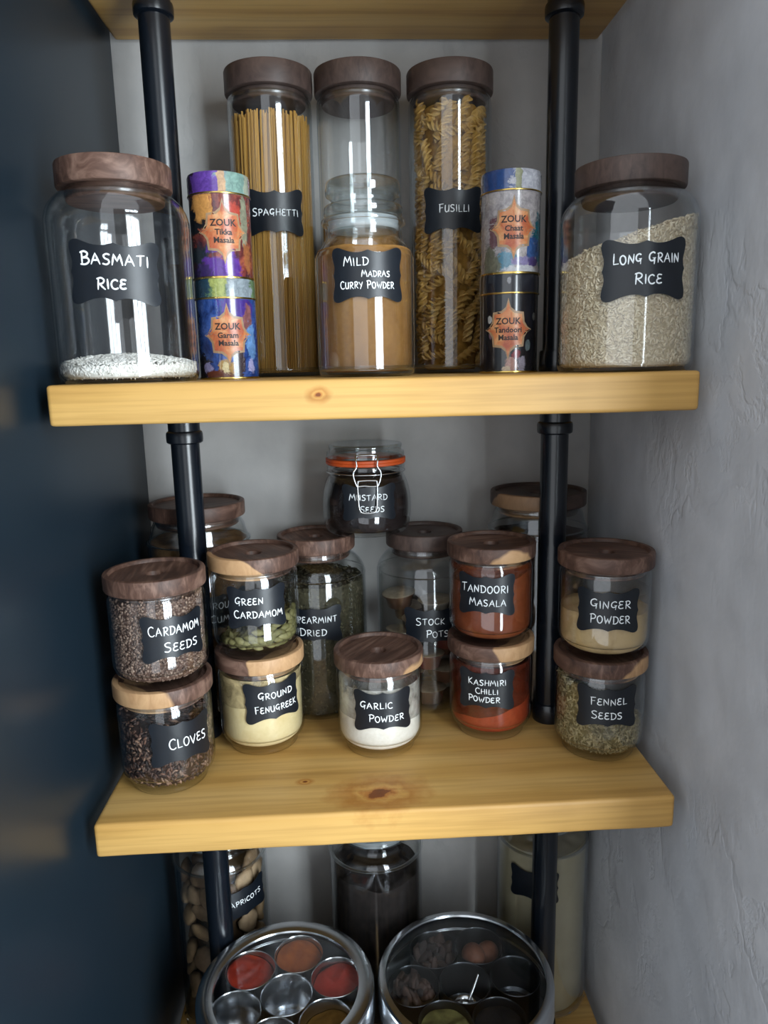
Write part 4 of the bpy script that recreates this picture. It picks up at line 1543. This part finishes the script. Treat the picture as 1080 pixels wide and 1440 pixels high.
APR = mat_instance('dried_fruit', ['#6f5a45', '#8f765a', '#a58a68', '#7d664f', '#b39a7c'], 0.7, 0.4, 120)
lumps = [lump_mesh('dried_fruit', s, .0170, .0155, .0085, .3, 2, .25) for s in range(4)]
for m in lumps:
    m.materials.append(APR)
rng = random.Random(3)
placed = []
for k in range(9000):
    if len(placed) >= 60:
        break
    a = rng.uniform(-PI, PI)
    z = rng.uniform(.018, .262)
    p = Vector((.0500 * math.sin(a), -.0500 * math.cos(a), z))
    if any((p - s).length < .0205 for s in placed):
        continue
    placed.append(p)
    o = link('dried_fruit', lumps[k % 4], None, None, (N1[0] + p.x, N1[1] + p.y, zD + z))
    o.rotation_mode = 'QUATERNION'
    o.rotation_quaternion = Vector((math.sin(a), -math.cos(a), rng.uniform(-.5, .5))).to_track_quat('Z', 'X') @ Matrix.Rotation(rng.random() * 6, 3, 'Z').to_quaternion()
    tag(o, 'beige wrinkled dried fruit piece pressed against the glass of stoppered jar', 'dried fruit', 'dried fruit pieces in the stoppered jar')
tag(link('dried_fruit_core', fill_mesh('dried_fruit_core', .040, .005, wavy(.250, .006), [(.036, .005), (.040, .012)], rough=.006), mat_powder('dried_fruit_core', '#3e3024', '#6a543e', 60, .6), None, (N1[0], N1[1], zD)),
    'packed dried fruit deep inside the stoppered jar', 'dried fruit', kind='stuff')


# ------------------------------------------------------------------ two round steel spice boxes
def spice_box(label, loc, R, H, band, win_label):
    t = thing('spice_box', label, 'spice box', loc, 'round steel spice boxes')
    b = lathe('body', [(0, .001), (R - .006, 0), (R - .003, .002), (R - .002, .006), (R - .002, H - .030), (R - .003, H - .030), (R - .003, .008), (R - .006, .004), (0, .004)], 96, 40)
    link('body', b, STEEL, t)
    link('inner_tray', lathe('inner_tray', [(0, H - .066), (R - .0034, H - .066), (R - .0034, H - .0645), (0, H - .0645)], 72, 40), STEEL_DK, t)
    rw = R - band
    lp = [(R - .0012, H - .034), (R, H - .034), (R + .0006, H - .033), (R, H - .031), (R, H - .006), (R - .0012, H - .0022), (R - .004, H), (R - .010, H + .0006), (rw + .004, H - .0004), (rw + .001, H - .0016), (rw, H - .004), (rw + .0006, H - .005),
          (rw + .004, H - .0036), (R - .005, H - .0030), (R - .0022, H - .006), (R - .0012, H - .010)]
    lid = link('lid', lathe('lid', lp, 96, 35, closed=True), STEEL, t)
    g = link('glass_window', lathe('glass_window', [(0, H - .0030), (rw * .6, H - .0031), (rw + .0015, H - .0034), (rw + .0015, H - .0052), (0, H - .0050)], 72, 40), GLASS, lid)
    return t


def cup(label, loc, r=.0300, h=.046, mat=None):
    t = thing('spice_cup', label, 'cup', loc, 'small steel cups inside the round spice boxes')
    link('cup_wall', lathe('cup_wall', [(0, 0), (r - .004, 0), (r - .0015, .002), (r - .0004, .006), (r, h - .001), (r + .0009, h), (r + .0002, h + .0005), (r - .0010, h - .001), (r - .0016, .006), (r - .005, .0022), (0, .0020)], 48, 40), mat or STEEL, t)
    return t


BXL = (-0.1270, 0.0960)
BXR = (0.0935, 0.0970)
RB = 0.1085
HB = 0.1880
spice_box('round steel spice box with clear lid over bright red and orange powders', (BXL[0], BXL[1], zD), RB, HB, .0205, '')
spice_box('round steel spice box with clear lid over dark whole spices and nutmeg', (BXR[0], BXR[1], zD), RB, HB, .010, '')
CZ = HB - .0643
CH = .050
CR = .0312


def ringpos(c, deg, rr):
    return (c[0] + rr * math.sin(R_(deg)), c[1] - rr * math.cos(R_(deg)), zD + CZ)


def heap(name, label, cat, loc, mat, h=.032, side=.008, az=30, seed=1, dome=.003):
    m = fill_mesh(name, CR - .0022, .0024, wavy(h, .002, side, az, seed), [(CR - .006, .0026), (CR - .0022, .006)], rough=.004, dome=dome, seed=seed, seg=40, rings=8)
    return tag(link(name, m, mat, None, loc), label, cat, kind='stuff')


RP = .0642
REDM = mat_powder('red_chilli_powder', '#8f2a1c', '#a83722', 150, .4)
ORM = mat_powder('orange_spice_powder', '#8a4420', '#a15828', 150, .5)
RED2 = mat_powder('scarlet_powder', '#8e271b', '#a63324', 150, .4)
OLV = mat_powder('olive_spice_powder', '#6a4a1a', '#84602a', 150, .4)
A0 = 170
spots = [(A0, 'orange brown powder cup at the back of its steel box', ('orange_spice_powder', 'orange brown ground spice in a steel cup', ORM, .040)),
         (A0 + 60, 'red powder cup nearest the navy panel', ('red_chilli_powder', 'red chilli powder in the cup nearest navy panel', REDM, .044)),
         (A0 - 60, 'red powder cup beside the dark spice box', ('scarlet_powder', 'scarlet chilli powder in the cup beside the other box', RED2, .038)),
         (A0 - 120, 'olive brown powder cup towards the shelf front', ('olive_spice_powder', 'olive brown ground spice in a steel cup', OLV, .036)),
         (A0 + 120, 'empty steel cup in front of the red powder cup', None),
         (A0 + 180, 'empty steel cup at the front of the bright powder box', None)]
for deg, lb, c in spots:
    loc = ringpos(BXL, deg, RP)
    cup('small steel cup, ' + lb, loc, CR, CH)
    if c:
        heap(c[0], c[1], 'spice powder', loc, c[2], c[3], .006, 30 + deg, int(deg))
loc = ringpos(BXL, 0, 0)
cup('empty middle cup with a plastic spoon in the bright powder box', loc, CR, CH)
# flat clear plastic measuring spoon leaning in the middle cup
SPM = mat_glass('clear_plastic', tint=(.80, .83, .86), edge=(.6, .63, .66), f0=.16, rough=.08)
sp = thing('measuring_spoon', 'clear plastic spoon leaning in the middle cup of bright powder box', 'spoon', (loc[0], loc[1], loc[2] + .004))
hd = link('handle', box_mesh('handle', -.008, .008, -.0008, .0008, .0, .052, .0006), SPM, sp)
hd.rotation_euler = (R_(-14), R_(20), R_(25))
link('bowl', lathe('bowl', [(0, .0), (.008, .001), (.012, .005), (.0125, .008), (.0118, .0082), (.0112, .005), (.007, .002), (0, .0012)], 28, None), SPM, sp)

# the other box: whole spices
spotsR = [(A0 + 40, 'cup of dark bark pieces at the back of whole spice box'), (A0 - 15, 'cup with nutmeg at the back of whole spice box'),
          (A0 - 75, 'nearly empty cup near the plaster wall in whole spice box'), (A0 + 100, 'cup of dark spice chunks beside the bright powder box'),
          (A0 + 160, 'cup of dried green leaves at the front of whole spice box'), (A0 - 140, 'cup of black seeds at the front of whole spice box')]
BARK = mat_instance('dark_whole_spice', ['#1f1614', '#35251f', '#47332b', '#2b1f1f', '#523d35'], .7, .4, 200)
bl = [lump_mesh('bark_piece', 20 + s, .0115, .0080, .0055, .45, 2) for s in range(3)]
for m in bl:
    m.materials.append(BARK)
NUT = mat_instance('nutmeg_shell', ['#7d5240', '#8e614a'], .55, .5, 160)
nm = lump_mesh('nutmeg', 5, .0142, .0142, .0185, .06, 3)
nm.materials.append(NUT)
rng = random.Random(17)
for deg, lb in spotsR:
    loc = ringpos(BXR, deg, RP)
    cup('small steel ' + lb, loc, CR, CH, STEEL_BK)
    L = Vector(loc)
    if 'bark' in lb or 'chunks' in lb:
        kind = 'dark bark piece' if 'bark' in lb else 'dark rounded spice chunk'
        nme = 'bark_piece' if 'bark' in lb else 'dark_spice_piece'
        heap('dark_spice_core', 'dark spice fragments under the ' + ('bark pieces' if 'bark' in lb else 'rounded chunks'), 'spice', loc, CLV, .034, .002, 0, int(deg))
        for i in range(22):
            a, q = rng.random() * 6.28, math.sqrt(rng.random()) * .0225
            o = link(nme, bl[i % 3], None, None, (L.x + q * math.sin(a), L.y + q * math.cos(a), L.z + .040 + rng.random() * .010 * (1 - q / .03)), (rng.random() * 6, rng.random() * 6, rng.random() * 6))
            tag(o, kind + ' heaped in its small steel cup', 'spice', kind + 's in the steel cup')
    elif 'nutmeg' in lb:
        o = link('nutmeg', nm, None, None, (L.x - .008, L.y - .008, L.z + .043), (R_(62), R_(10), R_(20)))
        tag(o, 'brown whole nutmeg leaning on the edge of its cup', 'nutmeg')
        o = link('nutmeg', nm, None, None, (L.x + .013, L.y + .008, L.z + .030), (R_(80), 0, R_(-40)))
        tag(o, 'dull brown nutmeg lying deeper beside the leaning nutmeg', 'nutmeg')
        heap('nutmeg_dust', 'dark ground remains beneath the nutmegs', 'spice', loc, CLV, .014, .0, 0, 6)
    elif 'green' in lb:
        heap('dried_green_leaves', 'dull green dried leaves in a steel cup', 'dried herb', loc, mat_powder('dull_green_herb', '#4f4c2c', '#7d7848', 90, .8), .044, .004, 0, 9, .005)
    elif 'black' in lb:
        heap('black_seeds', 'black seeds in the cup at the front of whole spice box', 'seeds', loc, mat_powder('black_seeds', '#0d0e12', '#1b1d23', 400, .7), .042, .002, 0, 10)
    else:
        o = link('white_spice_disc', lathe('white_spice_disc', [(0, 0), (.0085, 0), (.0095, .001), (.0095, .006), (.0085, .007), (.005, .0075), (0, .0065)], 24, 40), plain('white_disc', '#cfcdc6', .6, var=.1), None, (L.x + .004, L.y - .009, L.z + .0030))
        tag(o, 'small white disc lying in the nearly empty cup', 'disc')
loc = ringpos(BXR, 0, 0)
cup('small steel middle cup holding a scoop in whole spice box', loc, CR, CH, STEEL_BK)
sp = thing('steel_scoop', 'small steel scoop with straight handle in the middle cup', 'scoop', (loc[0], loc[1] - .004, loc[2] + .010))
link('bowl', lathe('bowl', [(0, .0), (.008, .001), (.013, .006), (.0145, .012), (.0138, .0122), (.0122, .006), (.007, .002), (0, .0012)], 32, None), STEEL, sp)
hd = link('handle', tube_mesh('handle', [(.006, .008, .010), (.014, .018, .020), (.024, .032, .032)], .0022, 10), STEEL, sp)
